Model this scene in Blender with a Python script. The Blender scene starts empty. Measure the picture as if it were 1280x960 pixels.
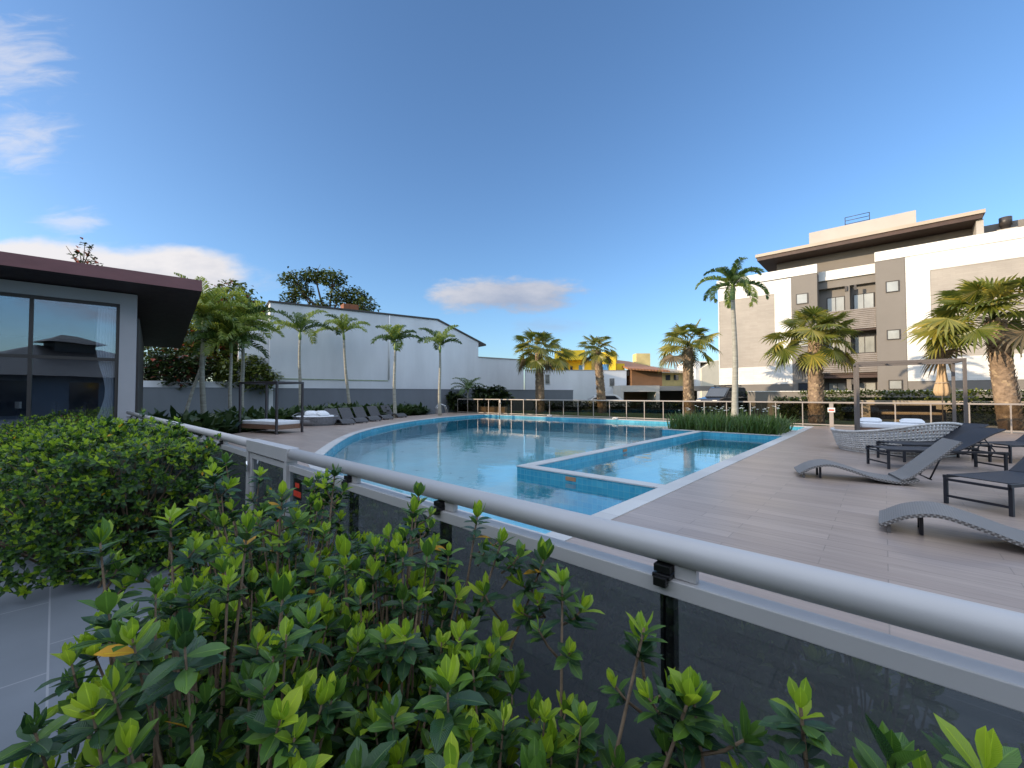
import bpy, math, random
from mathutils import Vector, Matrix
R = math.radians
sc = bpy.context.scene
COL = sc.collection

# ------------------------------------------------------------------ camera, light, exposure
CAM_H = 1.6
PITCH = math.atan(13 / 515)
cd = bpy.data.cameras.new("camera"); cam = bpy.data.objects.new("camera", cd); COL.objects.link(cam)
cam.location = (0, 0, CAM_H); cam.rotation_euler = (math.pi / 2 + PITCH, 0, 0)
cd.sensor_width = 36; cd.lens = 36 * 515 / 1280; cd.clip_start = 0.05; cd.clip_end = 3000
sc.camera = cam

SUN_EL = R(14); SUN_AZ = math.atan2(-0.953, -0.301)           # azimuth clockwise from +Y
sun_to = Vector((math.sin(SUN_AZ) * math.cos(SUN_EL), math.cos(SUN_AZ) * math.cos(SUN_EL), math.sin(SUN_EL)))
sl = bpy.data.lights.new("sun", 'SUN'); sl.energy = 2.9; sl.angle = R(0.5); sl.color = (1.0, 0.80, 0.56)
so = bpy.data.objects.new("sun", sl); COL.objects.link(so)
so.rotation_euler = (-sun_to).to_track_quat('-Z', 'Y').to_euler()

world = bpy.data.worlds.new("World"); sc.world = world; world.use_nodes = True
sc.view_settings.view_transform = 'Standard'; sc.view_settings.look = 'None'
sc.view_settings.gamma = 1; sc.view_settings.use_curve_mapping = False
sc.view_settings.exposure = 0.86
sc.cycles.use_denoising = True
sc.cycles.max_bounces = 8; sc.cycles.transparent_max_bounces = 24
sc.cycles.caustics_reflective = False; sc.cycles.caustics_refractive = False
sc.cycles.sample_clamp_indirect = 4

FILL_CLOUD = 1.12
def world_nodes():
    nt = world.node_tree; N = nt.nodes; L = nt.links
    N.clear()
    out = N.new('ShaderNodeOutputWorld'); bg = N.new('ShaderNodeBackground'); sky = N.new('ShaderNodeTexSky')
    sky.sky_type = 'NISHITA'; sky.sun_disc = False; sky.sun_elevation = SUN_EL; sky.sun_rotation = SUN_AZ
    sky.air_density = 1.0; sky.dust_density = 1.1; sky.ozone_density = 4.4; sky.altitude = 20
    L.new(sky.outputs[0], bg.inputs[0]); bg.inputs[1].default_value = 0.15
    tc = N.new('ShaderNodeTexCoord'); sep = N.new('ShaderNodeSeparateXYZ'); L.new(tc.outputs['Generated'], sep.inputs[0])
    def M(op, a, b=None, c=None, clamp=False):
        n = N.new('ShaderNodeMath'); n.operation = op; n.use_clamp = clamp
        for i, x in enumerate((a, b, c)):
            if x is None: continue
            if isinstance(x, (int, float)): n.inputs[i].default_value = x
            else: L.new(x, n.inputs[i])
        return n.outputs[0]
    X, Y, Z = sep.outputs
    ay = M('MAXIMUM', M('ABSOLUTE', Y), 0.06)
    kx = M('DIVIDE', X, ay); kz = M('DIVIDE', Z, ay)
    front = M('GREATER_THAN', Y, 0.0)
    cmb = N.new('ShaderNodeCombineXYZ'); L.new(kx, cmb.inputs[0]); L.new(kz, cmb.inputs[1]); L.new(front, cmb.inputs[2])
    def noise(scale, sx, sy, detail=6, rough=0.55, off=0.0, rot=0.0, dist=0.0):
        mp = N.new('ShaderNodeMapping'); L.new(cmb.outputs[0], mp.inputs[0])
        mp.inputs['Scale'].default_value = (sx, sy, 3); mp.inputs['Location'].default_value = (off, off * 0.7, 0)
        mp.inputs['Rotation'].default_value = (0, 0, rot)
        n = N.new('ShaderNodeTexNoise'); n.inputs['Scale'].default_value = scale; n.inputs['Detail'].default_value = detail
        n.inputs['Roughness'].default_value = rough; n.inputs['Distortion'].default_value = dist
        L.new(mp.outputs[0], n.inputs['Vector']); return n.outputs['Fac']
    def blob(cx, cz, rx, rz, up=1.0):
        a = M('DIVIDE', M('SUBTRACT', kx, cx), rx); d = M('SUBTRACT', kz, cz)
        b = M('DIVIDE', d, rz)
        if up != 1.0: b = M('MULTIPLY', b, M('ADD', 1.0, M('MULTIPLY', M('LESS_THAN', d, 0.0), up - 1.0)))
        r = M('SQRT', M('ADD', M('MULTIPLY', a, a), M('MULTIPLY', b, b)))
        return M('SUBTRACT', 1.0, r)
    def ss(x, lo, hi):
        n = N.new('ShaderNodeMapRange'); n.interpolation_type = 'SMOOTHSTEP'
        L.new(x, n.inputs[0]); n.inputs[1].default_value = lo; n.inputs[2].default_value = hi; return n.outputs[0]
    nA = noise(7, 1.0, 2.6, 7, 0.6, 3.1)
    nB = noise(4, 1.0, 2.2, 6, 0.55, 1.3)
    nC = noise(9, 0.75, 2.6, 7, 0.6, 5.0, R(24), 0.7)
    # flat cumulus in the middle of the view
    c1 = ss(M('ADD', blob(0.0, 0.240, 0.225, 0.062, 1.2), M('MULTIPLY', M('SUBTRACT', nA, 0.5), 1.55)), 0.06, 0.50)
    c1b = ss(M('ADD', blob(0.10, 0.165, 0.16, 0.035), M('MULTIPLY', M('SUBTRACT', nA, 0.5), 1.6)), 0.2, 1.0)
    # long bank low on the left
    c2 = ss(M('ADD', blob(-1.12, 0.285, 0.62, 0.105, 1.0), M('MULTIPLY', M('SUBTRACT', nB, 0.5), 0.95)), 0.05, 0.36)
    # wisps high on the left
    c3m = M('MAXIMUM', M('MAXIMUM', blob(-1.27, 0.83, 0.22, 0.17), blob(-1.22, 0.62, 0.20, 0.10)), blob(-1.08, 0.425, 0.12, 0.045))
    c3 = ss(M('ADD', c3m, M('MULTIPLY', M('SUBTRACT', nC, 0.5), 2.1)), 0.12, 1.15)
    # scattered low cloud behind the viewer
    cb = M('MULTIPLY', ss(M('ADD', nB, M('MULTIPLY', blob(0.4, 0.3, 1.8, 0.22), 0.35)), 0.55, 0.75), M('SUBTRACT', 1.0, front))
    # bright cloud sheet added overhead and behind the viewer, unseen, lifting the shade
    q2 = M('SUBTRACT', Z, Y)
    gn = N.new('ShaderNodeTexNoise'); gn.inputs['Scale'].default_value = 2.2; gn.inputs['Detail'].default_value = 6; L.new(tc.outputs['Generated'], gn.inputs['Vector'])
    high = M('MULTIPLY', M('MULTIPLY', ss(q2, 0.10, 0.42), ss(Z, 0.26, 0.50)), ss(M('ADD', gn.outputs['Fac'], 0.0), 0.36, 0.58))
    fr = M('MULTIPLY', M('MAXIMUM', M('MAXIMUM', M('MULTIPLY', c1, 0.88), M('MULTIPLY', c1b, 0.35)), M('MAXIMUM', M('MULTIPLY', c2, 0.92), M('MULTIPLY', c3, 0.5))), front)
    mask = M('MULTIPLY', M('MAXIMUM', fr, M('MULTIPLY', cb, 0.85)), M('GREATER_THAN', Z, 0.0), clamp=True)
    # sunward (left and upper) sides lit, undersides grey-lilac
    litc = M('ADD', M('MULTIPLY', M('SUBTRACT', 0.30, kx), 0.42), M('MULTIPLY', M('SUBTRACT', kz, 0.235), 4.2))
    lit = M('ADD', M('ADD', litc, M('MULTIPLY', M('SUBTRACT', nA, 0.5), 1.1)), 0.10, clamp=True)
    mix = N.new('ShaderNodeMix'); mix.data_type = 'RGBA'; L.new(lit, mix.inputs[0])
    mix.inputs[6].default_value = (0.26, 0.285, 0.36, 1); mix.inputs[7].default_value = (0.60, 0.57, 0.56, 1)
    bg2 = N.new('ShaderNodeBackground'); L.new(mix.outputs[2], bg2.inputs[0]); bg2.inputs[1].default_value = 0.85
    ms = N.new('ShaderNodeMixShader'); L.new(mask, ms.inputs[0]); L.new(bg.outputs[0], ms.inputs[1]); L.new(bg2.outputs[0], ms.inputs[2])
    bg3 = N.new('ShaderNodeBackground'); bg3.inputs[0].default_value = (0.86, 0.96, 1.12, 1); bg3.inputs[1].default_value = FILL_CLOUD
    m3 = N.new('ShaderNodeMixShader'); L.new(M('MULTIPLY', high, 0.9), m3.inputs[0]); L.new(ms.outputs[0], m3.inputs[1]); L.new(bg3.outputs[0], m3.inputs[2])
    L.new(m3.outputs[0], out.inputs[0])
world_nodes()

# ------------------------------------------------------------------ helpers
rnd = random.Random(11)
U = rnd.uniform
UA = Vector((0.67, 0.742, 0)); VA = Vector((0.742, -0.67, 0))          # pool axes: away / along the fences
ROTP = math.atan2(-0.67, 0.742)
def PA(a, b, z=0.0): return UA * a + VA * b + Vector((0, 0, z))
def ray(x, y):
    cx, cy = (x - 640) / 515, -(y - 480) / 515
    return Vector((cx, math.cos(PITCH) - cy * math.sin(PITCH), math.sin(PITCH) + cy * math.cos(PITCH)))
def PY(x, y, Y):
    d = ray(x, y); return Vector((0, 0, CAM_H)) + d * (Y / d.y)
def PZ(x, y, z):
    d = ray(x, y); return Vector((0, 0, CAM_H)) + d * ((z - CAM_H) / d.z)
def srgb(r, g, b):
    f = lambda c: c / 12.92 if c <= 0.04045 else ((c + 0.055) / 1.055) ** 2.4
    return tuple(f(c / 255) for c in (r, g, b))

class MB:
    def __init__(s): s.v = []; s.f = []; s.m = []; s.uv = []; s.hasuv = False; s.sm = []
    def add(s, vs, fs, m=0, uv=None, smooth=False):
        o = len(s.v); s.v.extend(vs)
        for i, f in enumerate(fs):
            s.f.append(tuple(o + k for k in f)); s.m.append(m); s.sm.append(smooth)
            if uv: s.hasuv = True; s.uv.append([uv[k] for k in f])
            else: s.uv.append(None)
    def box(s, x0, x1, y0, y1, z0, z1, m=0, M=None):
        vs = [Vector((x, y, z)) for z in (z0, z1) for y in (y0, y1) for x in (x0, x1)]
        if M is not None: vs = [M @ v for v in vs]
        s.add(vs, [(0, 2, 3, 1), (4, 5, 7, 6), (0, 1, 5, 4), (2, 6, 7, 3), (0, 4, 6, 2), (1, 3, 7, 5)], m)
        return s
    def tube(s, pts, rad, n=8, m=0, cap=True, smooth=True, sq=1.0):
        pts = [Vector(p) for p in pts]
        if isinstance(rad, (int, float)): rad = [rad] * len(pts)
        vs = []; ref = None
        for i, p in enumerate(pts):
            t = (pts[min(i + 1, len(pts) - 1)] - pts[max(i - 1, 0)]).normalized()
            if ref is None: ref = Vector((0, 0, 1)) if abs(t.z) < 0.9 else Vector((1, 0, 0))
            a = t.cross(ref).normalized(); b = a.cross(t).normalized(); ref = b
            for k in range(n):
                an = 2 * math.pi * (k + 0.5) / n
                vs.append(p + (a * math.cos(an) + b * math.sin(an) * sq) * rad[i])
        fs = []
        for i in range(len(pts) - 1):
            for k in range(n):
                fs.append((i * n + k, i * n + (k + 1) % n, (i + 1) * n + (k + 1) % n, (i + 1) * n + k))
        s.add(vs, fs, m, smooth=smooth)
        if cap:
            o = len(s.v) - len(vs)
            s.f.append(tuple(o + k for k in reversed(range(n)))); s.m.append(m); s.uv.append(None); s.sm.append(False)
            s.f.append(tuple(o + (len(pts) - 1) * n + k for k in range(n))); s.m.append(m); s.uv.append(None); s.sm.append(False)
        return s
    def prism(s, poly, z0, z1, m=0, M=None):
        n = len(poly)
        vs = [Vector((x, y, z0)) for x, y in poly] + [Vector((x, y, z1)) for x, y in poly]
        if M is not None: vs = [M @ v for v in vs]
        s.add(vs, [tuple(reversed(range(n))), tuple(range(n, 2 * n))] + [(i, (i + 1) % n, n + (i + 1) % n, n + i) for i in range(n)], m)
        return s
    def lathe(s, prof, n=20, c=(0, 0, 0), m=0, smooth=True, fold=0, amp=0.0):
        vs = []
        for r, z in prof:
            for k in range(n):
                a = 2 * math.pi * k / n; rr = r * (1 + (amp * math.cos(fold * a) if fold else 0))
                vs.append(Vector((c[0] + rr * math.cos(a), c[1] + rr * math.sin(a), c[2] + z)))
        fs = [(i * n + k, i * n + (k + 1) % n, (i + 1) * n + (k + 1) % n, (i + 1) * n + k) for i in range(len(prof) - 1) for k in range(n)]
        s.add(vs, fs, m, smooth=smooth); return s
    def build(s, name, mats, parent=None, loc=(0, 0, 0), rotz=0.0, bevel=0.0):
        me = bpy.data.meshes.new(name); me.from_pydata([tuple(v) for v in s.v], [], s.f)
        if not isinstance(mats, (list, tuple)): mats = [mats]
        for m in mats: me.materials.append(m)
        me.polygons.foreach_set('material_index', s.m); me.polygons.foreach_set('use_smooth', s.sm)
        if s.hasuv:
            ul = me.uv_layers.new(name='UVMap'); flat = []
            for f, u in zip(s.f, s.uv):
                for k in range(len(f)): flat.extend(u[k] if u else (0, 0))
            ul.data.foreach_set('uv', flat)
        me.update()
        o = bpy.data.objects.new(name, me); COL.objects.link(o)
        o.location = loc; o.rotation_euler = (0, 0, rotz)
        if parent is not None: o.parent = parent
        if bevel > 0:
            b = o.modifiers.new('bevel', 'BEVEL'); b.width = bevel; b.segments = 2; b.limit_method = 'ANGLE'
        return o

def tag(o, label=None, cat=None, group=None, kind=None):
    if label: o['label'] = label
    if cat: o['category'] = cat
    if group: o['group'] = group
    if kind: o['kind'] = kind
    return o
def thing(name, label, cat, loc=(0, 0, 0), rotz=0.0, group=None):
    o = bpy.data.objects.new(name, None); COL.objects.link(o); o.location = loc; o.rotation_euler = (0, 0, rotz)
    o.empty_display_size = 0.2
    return tag(o, label, cat, group)
def dup(root, loc, rotz, label, group=None):
    r = root.copy(); COL.objects.link(r); r.location = loc; r.rotation_euler = (0, 0, rotz); r['label'] = label
    if group: r['group'] = group
    for ch in list(root.children):
        c = ch.copy(); COL.objects.link(c); c.parent = r
        for g in ch.children:
            d = g.copy(); COL.objects.link(d); d.parent = c
    return r
def fill2d(name, outer, holes, z, mat, uvscale=1.0, **kw):
    """A flat sheet with holes, as one mesh in the pool frame (b, a)."""
    import bmesh
    bm = bmesh.new(); edges = []
    for lp in [outer] + holes:
        vs = [bm.verts.new((x, y, z)) for x, y in lp]
        edges += [bm.edges.new((vs[i], vs[(i + 1) % len(vs)])) for i in range(len(vs))]
    bmesh.ops.triangle_fill(bm, edges=edges, use_beauty=True, use_dissolve=False, normal=(0, 0, 1))
    for f in bm.faces:
        if f.normal.z < 0: f.normal_flip()
    me = bpy.data.meshes.new(name); bm.to_mesh(me); bm.free(); me.materials.append(mat)
    o = bpy.data.objects.new(name, me); COL.objects.link(o); o.rotation_euler = (0, 0, kw.get('rotz', ROTP))
    return o
def offset(poly, d, closed=True):
    out = []; n = len(poly)
    for i in range(n):
        p0 = Vector(poly[i - 1]); p = Vector(poly[i]); p1 = Vector(poly[(i + 1) % n])
        e0 = (p - p0).normalized(); e1 = (p1 - p).normalized()
        n0 = Vector((e0.y, -e0.x)); n1 = Vector((e1.y, -e1.x)); m = (n0 + n1)
        m = m / max(0.3, m.dot(n0)) if m.length > 1e-6 else n0
        out.append(tuple(p + m * d))
    return out

# ------------------------------------------------------------------ materials
def mat_base(name):
    m = bpy.data.materials.new(name); m.use_nodes = True
    nt = m.node_tree; return m, nt, nt.nodes, nt.links, nt.nodes['Principled BSDF']
def mth(N, L, op, a, b=None, clamp=False):
    n = N.new('ShaderNodeMath'); n.operation = op; n.use_clamp = clamp
    for i, x in enumerate((a, b)):
        if x is None: continue
        if isinstance(x, (int, float)): n.inputs[i].default_value = x
        else: L.new(x, n.inputs[i])
    return n.outputs[0]
def ramp(N, L, fac, stops):
    n = N.new('ShaderNodeValToRGB'); L.new(fac, n.inputs[0])
    while len(n.color_ramp.elements) < len(stops): n.color_ramp.elements.new(0.5)
    for e, (p, c) in zip(n.color_ramp.elements, stops): e.position = p; e.color = (*c[:3], 1)
    return n.outputs[0]
def nz(N, L, vec, scale, detail=4, rough=0.55):
    n = N.new('ShaderNodeTexNoise'); n.inputs['Scale'].default_value = scale; n.inputs['Detail'].default_value = detail
    n.inputs['Roughness'].default_value = rough
    if vec is not None: L.new(vec, n.inputs['Vector'])
    return n.outputs['Fac']
def mapping(N, L, vec, scale=(1, 1, 1), rot=(0, 0, 0)):
    mp = N.new('ShaderNodeMapping'); L.new(vec, mp.inputs[0]); mp.inputs['Scale'].default_value = scale
    mp.inputs['Rotation'].default_value = rot; return mp.outputs[0]
def bump(N, L, bs, h, strength=0.3, dist=0.01):
    b = N.new('ShaderNodeBump'); b.inputs['Strength'].default_value = strength; b.inputs['Distance'].default_value = dist
    L.new(h, b.inputs['Height']); L.new(b.outputs[0], bs.inputs['Normal'])
def pm(name, col, rough=0.6, var=0.12, scale=3.0, bmp=0.0, bscale=60, metal=0.0, streak=None, spec=0.5, coat=0.0):
    m, nt, N, L, bs = mat_base(name)
    tc = N.new('ShaderNodeTexCoord').outputs['Object']
    v = mapping(N, L, tc, streak) if streak else tc
    f = nz(N, L, v, scale, 6, 0.6)
    lo = tuple(c * (1 - var) for c in col); hi = tuple(min(1, c * (1 + var)) for c in col)
    L.new(ramp(N, L, f, [(0.3, lo), (0.7, hi)]), bs.inputs['Base Color'])
    r2 = nz(N, L, tc, scale * 3.1, 3)
    rr = N.new('ShaderNodeMapRange'); L.new(r2, rr.inputs[0]); rr.inputs[3].default_value = max(0.02, rough - 0.08); rr.inputs[4].default_value = min(1, rough + 0.08)
    L.new(rr.outputs[0], bs.inputs['Roughness'])
    bs.inputs['Metallic'].default_value = metal; bs.inputs['Specular IOR Level'].default_value = spec; bs.inputs['Coat Weight'].default_value = coat
    if bmp: bump(N, L, bs, nz(N, L, tc, bscale, 4), bmp, 0.02)
    return m
def brickmat(name, c1, c2, mortar, bw, rh, ms, rough=0.5, plane='xy', offs=0.5, bmp=0.2, grain=None, gvar=0.2, uv=False, spec=0.5, wear=0.1):
    m, nt, N, L, bs = mat_base(name)
    t = N.new('ShaderNodeTexCoord'); src = t.outputs['UV'] if uv else t.outputs['Object']
    if plane == 'xz':
        sp = N.new('ShaderNodeSeparateXYZ'); L.new(src, sp.inputs[0]); cb = N.new('ShaderNodeCombineXYZ')
        L.new(sp.outputs[0], cb.inputs[0]); L.new(sp.outputs[2], cb.inputs[1]); src = cb.outputs[0]
    b = N.new('ShaderNodeTexBrick'); L.new(src, b.inputs['Vector']); b.offset = offs; b.squash = 1
    b.inputs['Color1'].default_value = (*c1, 1); b.inputs['Color2'].default_value = (*c2, 1); b.inputs['Mortar'].default_value = (*mortar, 1)
    b.inputs['Scale'].default_value = 1; b.inputs['Mortar Size'].default_value = ms; b.inputs['Brick Width'].default_value = bw
    b.inputs['Row Height'].default_value = rh; b.inputs['Mortar Smooth'].default_value = 0.3
    col = b.outputs['Color']
    w = nz(N, L, src, 0.7, 5)
    fac = w
    if grain:
        g = nz(N, L, mapping(N, L, src, grain), 1.0, 6, 0.65)
        fac = mth(N, L, 'ADD', mth(N, L, 'MULTIPLY', g, 0.75), mth(N, L, 'MULTIPLY', w, 0.25))
    mr = N.new('ShaderNodeMapRange'); L.new(fac, mr.inputs[0]); mr.inputs[1].default_value = 0.3; mr.inputs[2].default_value = 0.7
    mr.inputs[3].default_value = 1 - (gvar if grain else wear); mr.inputs[4].default_value = 1 + (gvar if grain else wear)
    vm = N.new('ShaderNodeVectorMath'); vm.operation = 'SCALE'; L.new(col, vm.inputs[0]); L.new(mr.outputs[0], vm.inputs['Scale'])
    L.new(vm.outputs[0], bs.inputs['Base Color'])
    rr = N.new('ShaderNodeMapRange'); L.new(w, rr.inputs[0]); rr.inputs[3].default_value = rough - 0.1; rr.inputs[4].default_value = rough + 0.12
    L.new(rr.outputs[0], bs.inputs['Roughness']); bs.inputs['Specular IOR Level'].default_value = spec
    if bmp:
        h = mth(N, L, 'SUBTRACT', 1.0, b.outputs['Fac'])
        if grain: h = mth(N, L, 'ADD', h, mth(N, L, 'MULTIPLY', fac, 0.25))
        bump(N, L, bs, h, bmp, 0.004)
    return m
def glassmat(name, tint, f0=0.045, gl=(1, 1, 1), rough=0.015, gain=1.0, wob=0.0, power=5.0):
    m, nt, N, L, bs = mat_base(name); N.remove(bs); out = N['Material Output']
    lw = N.new('ShaderNodeLayerWeight'); lw.inputs[0].default_value = 0.5
    fac = mth(N, L, 'ADD', mth(N, L, 'MULTIPLY', mth(N, L, 'POWER', lw.outputs['Facing'], power), (1 - f0) * gain), f0, clamp=True)
    tr = N.new('ShaderNodeBsdfTransparent'); tr.inputs[0].default_value = (*tint, 1)
    g = N.new('ShaderNodeBsdfGlossy'); g.inputs['Color'].default_value = (*gl, 1); g.inputs['Roughness'].default_value = rough
    if wob:
        tc = N.new('ShaderNodeTexCoord').outputs['Object']
        b = N.new('ShaderNodeBump'); b.inputs['Strength'].default_value = wob; b.inputs['Distance'].default_value = 0.02
        L.new(nz(N, L, tc, 1.2, 2), b.inputs['Height']); L.new(b.outputs[0], g.inputs['Normal'])
    ms = N.new('ShaderNodeMixShader'); L.new(fac, ms.inputs[0]); L.new(tr.outputs[0], ms.inputs[1]); L.new(g.outputs[0], ms.inputs[2])
    L.new(ms.outputs[0], out.inputs[0]); return m
def dusty(m):
    nt = m.node_tree; N = nt.nodes; L = nt.links; out = N['Material Output']; src = out.inputs[0].links[0].from_socket
    tc = N.new('ShaderNodeTexCoord').outputs['Object']
    a = N.new('ShaderNodeMapRange'); L.new(nz(N, L, tc, 95, 2, .5), a.inputs[0]); a.inputs[1].default_value = .60; a.inputs[2].default_value = .74; a.inputs[3].default_value = 0; a.inputs[4].default_value = .05
    b = N.new('ShaderNodeMapRange'); L.new(nz(N, L, mapping(N, L, tc, (1, 1, .35)), 5, 5, .6), b.inputs[0]); b.inputs[1].default_value = .42; b.inputs[2].default_value = .75; b.inputs[3].default_value = .006; b.inputs[4].default_value = .035
    d = N.new('ShaderNodeBsdfDiffuse'); d.inputs[0].default_value = (.55, .56, .55, 1); x = N.new('ShaderNodeMixShader')
    L.new(mth(N, L, 'ADD', a.outputs[0], b.outputs[0]), x.inputs[0]); L.new(src, x.inputs[1]); L.new(d.outputs[0], x.inputs[2]); L.new(x.outputs[0], out.inputs[0]); return m
def watermat():
    m, nt, N, L, bs = mat_base('pool_water'); N.remove(bs); out = N['Material Output']
    tc = N.new('ShaderNodeTexCoord').outputs['Object']
    n1 = nz(N, L, mapping(N, L, tc, (1.0, 1.7, 1)), 1.5, 3, 0.5)
    n2 = nz(N, L, mapping(N, L, tc, (1.3, 1.0, 1), (0, 0, 0.6)), 6.5, 3, 0.55)
    patch = nz(N, L, tc, 0.33, 2)
    pr = N.new('ShaderNodeMapRange'); L.new(patch, pr.inputs[0]); pr.inputs[1].default_value = 0.4; pr.inputs[2].default_value = 0.62
    pr.inputs[3].default_value = 0.25; pr.inputs[4].default_value = 1.0
    h = mth(N, L, 'ADD', mth(N, L, 'MULTIPLY', n1, 1.0), mth(N, L, 'MULTIPLY', n2, 0.30))
    h = mth(N, L, 'MULTIPLY', h, pr.outputs[0])
    b = N.new('ShaderNodeBump'); b.inputs['Strength'].default_value = 1.0; b.inputs['Distance'].default_value = 0.0065
    L.new(h, b.inputs['Height'])
    lw = N.new('ShaderNodeLayerWeight'); lw.inputs[0].default_value = 0.5; L.new(b.outputs[0], lw.inputs['Normal'])
    fac = mth(N, L, 'ADD', mth(N, L, 'MULTIPLY', mth(N, L, 'POWER', lw.outputs['Facing'], 4.0), 0.96), 0.04, clamp=True)
    tr = N.new('ShaderNodeBsdfTransparent'); tr.inputs[0].default_value = (0.86, 0.97, 0.98, 1)
    g = N.new('ShaderNodeBsdfGlossy'); g.inputs['Roughness'].default_value = 0.012; L.new(b.outputs[0], g.inputs['Normal'])
    ms = N.new('ShaderNodeMixShader'); L.new(fac, ms.inputs[0]); L.new(tr.outputs[0], ms.inputs[1]); L.new(g.outputs[0], ms.inputs[2])
    L.new(ms.outputs[0], out.inputs[0]); return m
def leafmat(name, c, var=0.3, hue=0.0, trans=0.35, rough=0.38, veins=False, tcol=None):
    """Real leaf colours differ from leaf to leaf (age), not with the light."""
    m, nt, N, L, bs = mat_base(name); out = N['Material Output']
    geo = N.new('ShaderNodeNewGeometry'); f = geo.outputs['Random Per Island']
    lo = (c[0] * (1 - var) , c[1] * (1 - var * 0.8), c[2] * (1 - var))
    hi = (min(1, c[0] * (1 + var + hue)), min(1, c[1] * (1 + var * 0.8)), c[2] * (1 + var * 0.3))
    col = ramp(N, L, f, [(0.0, lo), (0.6, c), (1.0, hi)])
    if veins:
        uv = N.new('ShaderNodeTexCoord').outputs['UV']; sp = N.new('ShaderNodeSeparateXYZ'); L.new(uv, sp.inputs[0])
        au = mth(N, L, 'ABSOLUTE', mth(N, L, 'SUBTRACT', sp.outputs[0], 0.5))
        rib = mth(N, L, 'SUBTRACT', 1.0, mth(N, L, 'MULTIPLY', au, 18), clamp=True)
        ph = mth(N, L, 'MULTIPLY', mth(N, L, 'SUBTRACT', sp.outputs[1], mth(N, L, 'MULTIPLY', au, 0.55)), 62)
        w = mth(N, L, 'POWER', mth(N, L, 'ABSOLUTE', mth(N, L, 'SINE', ph)), 0.6)
        mx = N.new('ShaderNodeMix'); mx.data_type = 'RGBA'; L.new(mth(N, L, 'MULTIPLY', rib, 0.55), mx.inputs[0])
        L.new(col, mx.inputs[6]); mx.inputs[7].default_value = (min(1, c[0] * 2.4 + .05), min(1, c[1] * 2.0 + .06), c[2] * 1.6 + .01, 1)
        col = mx.outputs[2]
        bump(N, L, bs, mth(N, L, 'ADD', w, mth(N, L, 'MULTIPLY', rib, -1.2)), 0.55, 0.0016)
    L.new(col, bs.inputs['Base Color']); bs.inputs['Roughness'].default_value = rough
    if trans:
        t = N.new('ShaderNodeBsdfTranslucent')
        if tcol: t.inputs[0].default_value = (*tcol, 1)
        else:
            g = N.new('ShaderNodeHueSaturation'); g.inputs['Value'].default_value = 1.7; L.new(col, g.inputs['Color']); L.new(g.outputs[0], t.inputs[0])
        ms = N.new('ShaderNodeMixShader'); ms.inputs[0].default_value = trans
        L.new(bs.outputs[0], ms.inputs[1]); L.new(t.outputs[0], ms.inputs[2]); L.new(ms.outputs[0], out.inputs[0])
    return m
def louvermat(name, c, pitch, plane_z=True):
    m, nt, N, L, bs = mat_base(name)
    tc = N.new('ShaderNodeTexCoord').outputs['Object']; sp = N.new('ShaderNodeSeparateXYZ'); L.new(tc, sp.inputs[0])
    w = mth(N, L, 'SINE', mth(N, L, 'MULTIPLY', sp.outputs[2 if plane_z else 0], 2 * math.pi / pitch))
    L.new(ramp(N, L, nz(N, L, tc, 2, 4), [(0.3, tuple(x * .85 for x in c)), (0.7, tuple(x * 1.15 for x in c))]), bs.inputs['Base Color'])
    bs.inputs['Roughness'].default_value = 0.55; bump(N, L, bs, w, 0.8, 0.02); return m

M = {}
M['deck'] = brickmat('deck_plank_tile', (0.31, 0.240, 0.203), (0.375, 0.296, 0.252), (0.22, 0.18, 0.155), 1.2, 0.2, 0.0045, 0.36, 'xy', 0.37, 0.25, (1.4, 26, 1), 0.19)
M['slate'] = brickmat('slate_paving', (0.125, 0.14, 0.16), (0.15, 0.167, 0.19), (0.24, 0.25, 0.27), 1.2, 0.6, 0.006, 0.6, 'xy', 0.33, 0.15, None, 0.1, False, 0.35, 0.2)
M['coping'] = brickmat('coping_stone', (0.47, 0.46, 0.445), (0.53, 0.52, 0.50), (0.33, 0.325, 0.32), 0.9, 0.9, 0.005, 0.55, 'xy', 0.0, 0.1)
M['tile'] = brickmat('pool_mosaic', (0.045, 0.30, 0.44), (0.085, 0.40, 0.52), (0.16, 0.42, 0.50), 0.10, 0.10, 0.005, 0.25, 'xy', 0.0, 0.1, None, 0.1, True, 0.5, 0.16)
M['tile_floor'] = brickmat('pool_floor_mosaic', (0.20, 0.53, 0.67), (0.26, 0.60, 0.72), (0.36, 0.64, 0.74), 0.30, 0.30, 0.008, 0.3, 'xy', 0.0, 0.05, None, 0.1, True, 0.5, 0.15)
M['water'] = watermat()
M['alu'] = pm('anodised_aluminium', (0.50, 0.48, 0.47), 0.42, 0.05, 2, 0.03, 300, 0.06)
M['alu_far'] = pm('beige_aluminium', (0.34, 0.30, 0.27), 0.4, 0.06, 2, 0, 60, 0.1)
M['black'] = pm('black_plastic', (0.008, 0.008, 0.009), 0.3, 0.2, 8)
M['black_metal'] = pm('black_powder_coat', (0.012, 0.012, 0.018), 0.38, 0.2, 10)
M['glass_near'] = glassmat('smoked_glass', (0.37, 0.42, 0.44), 0.11, (0.9, 0.96, 1.0), 0.006, 0.9, 0.0, 4.6)
dusty(M['glass_near'])
M['glass_far'] = glassmat('dark_smoked_glass', (0.64, 0.60, 0.53), 0.035, (0.7, 0.78, 0.8), 0.02, 0.7, 0.0, 5)
M['glass_pav'] = glassmat('reflective_window_glass', (0.90, 0.93, 0.95), 0.22, (0.85, 0.9, 0.95), 0.004, 1.0, 0.03)
M['soil'] = pm('dark_soil', (0.035, 0.028, 0.02), 0.95, 0.4, 6, 0.6, 40)
M['ground'] = pm('rough_grass_ground', (0.055, 0.075, 0.025), 0.95, 0.4, 0.8, 0.5, 20)
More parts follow.
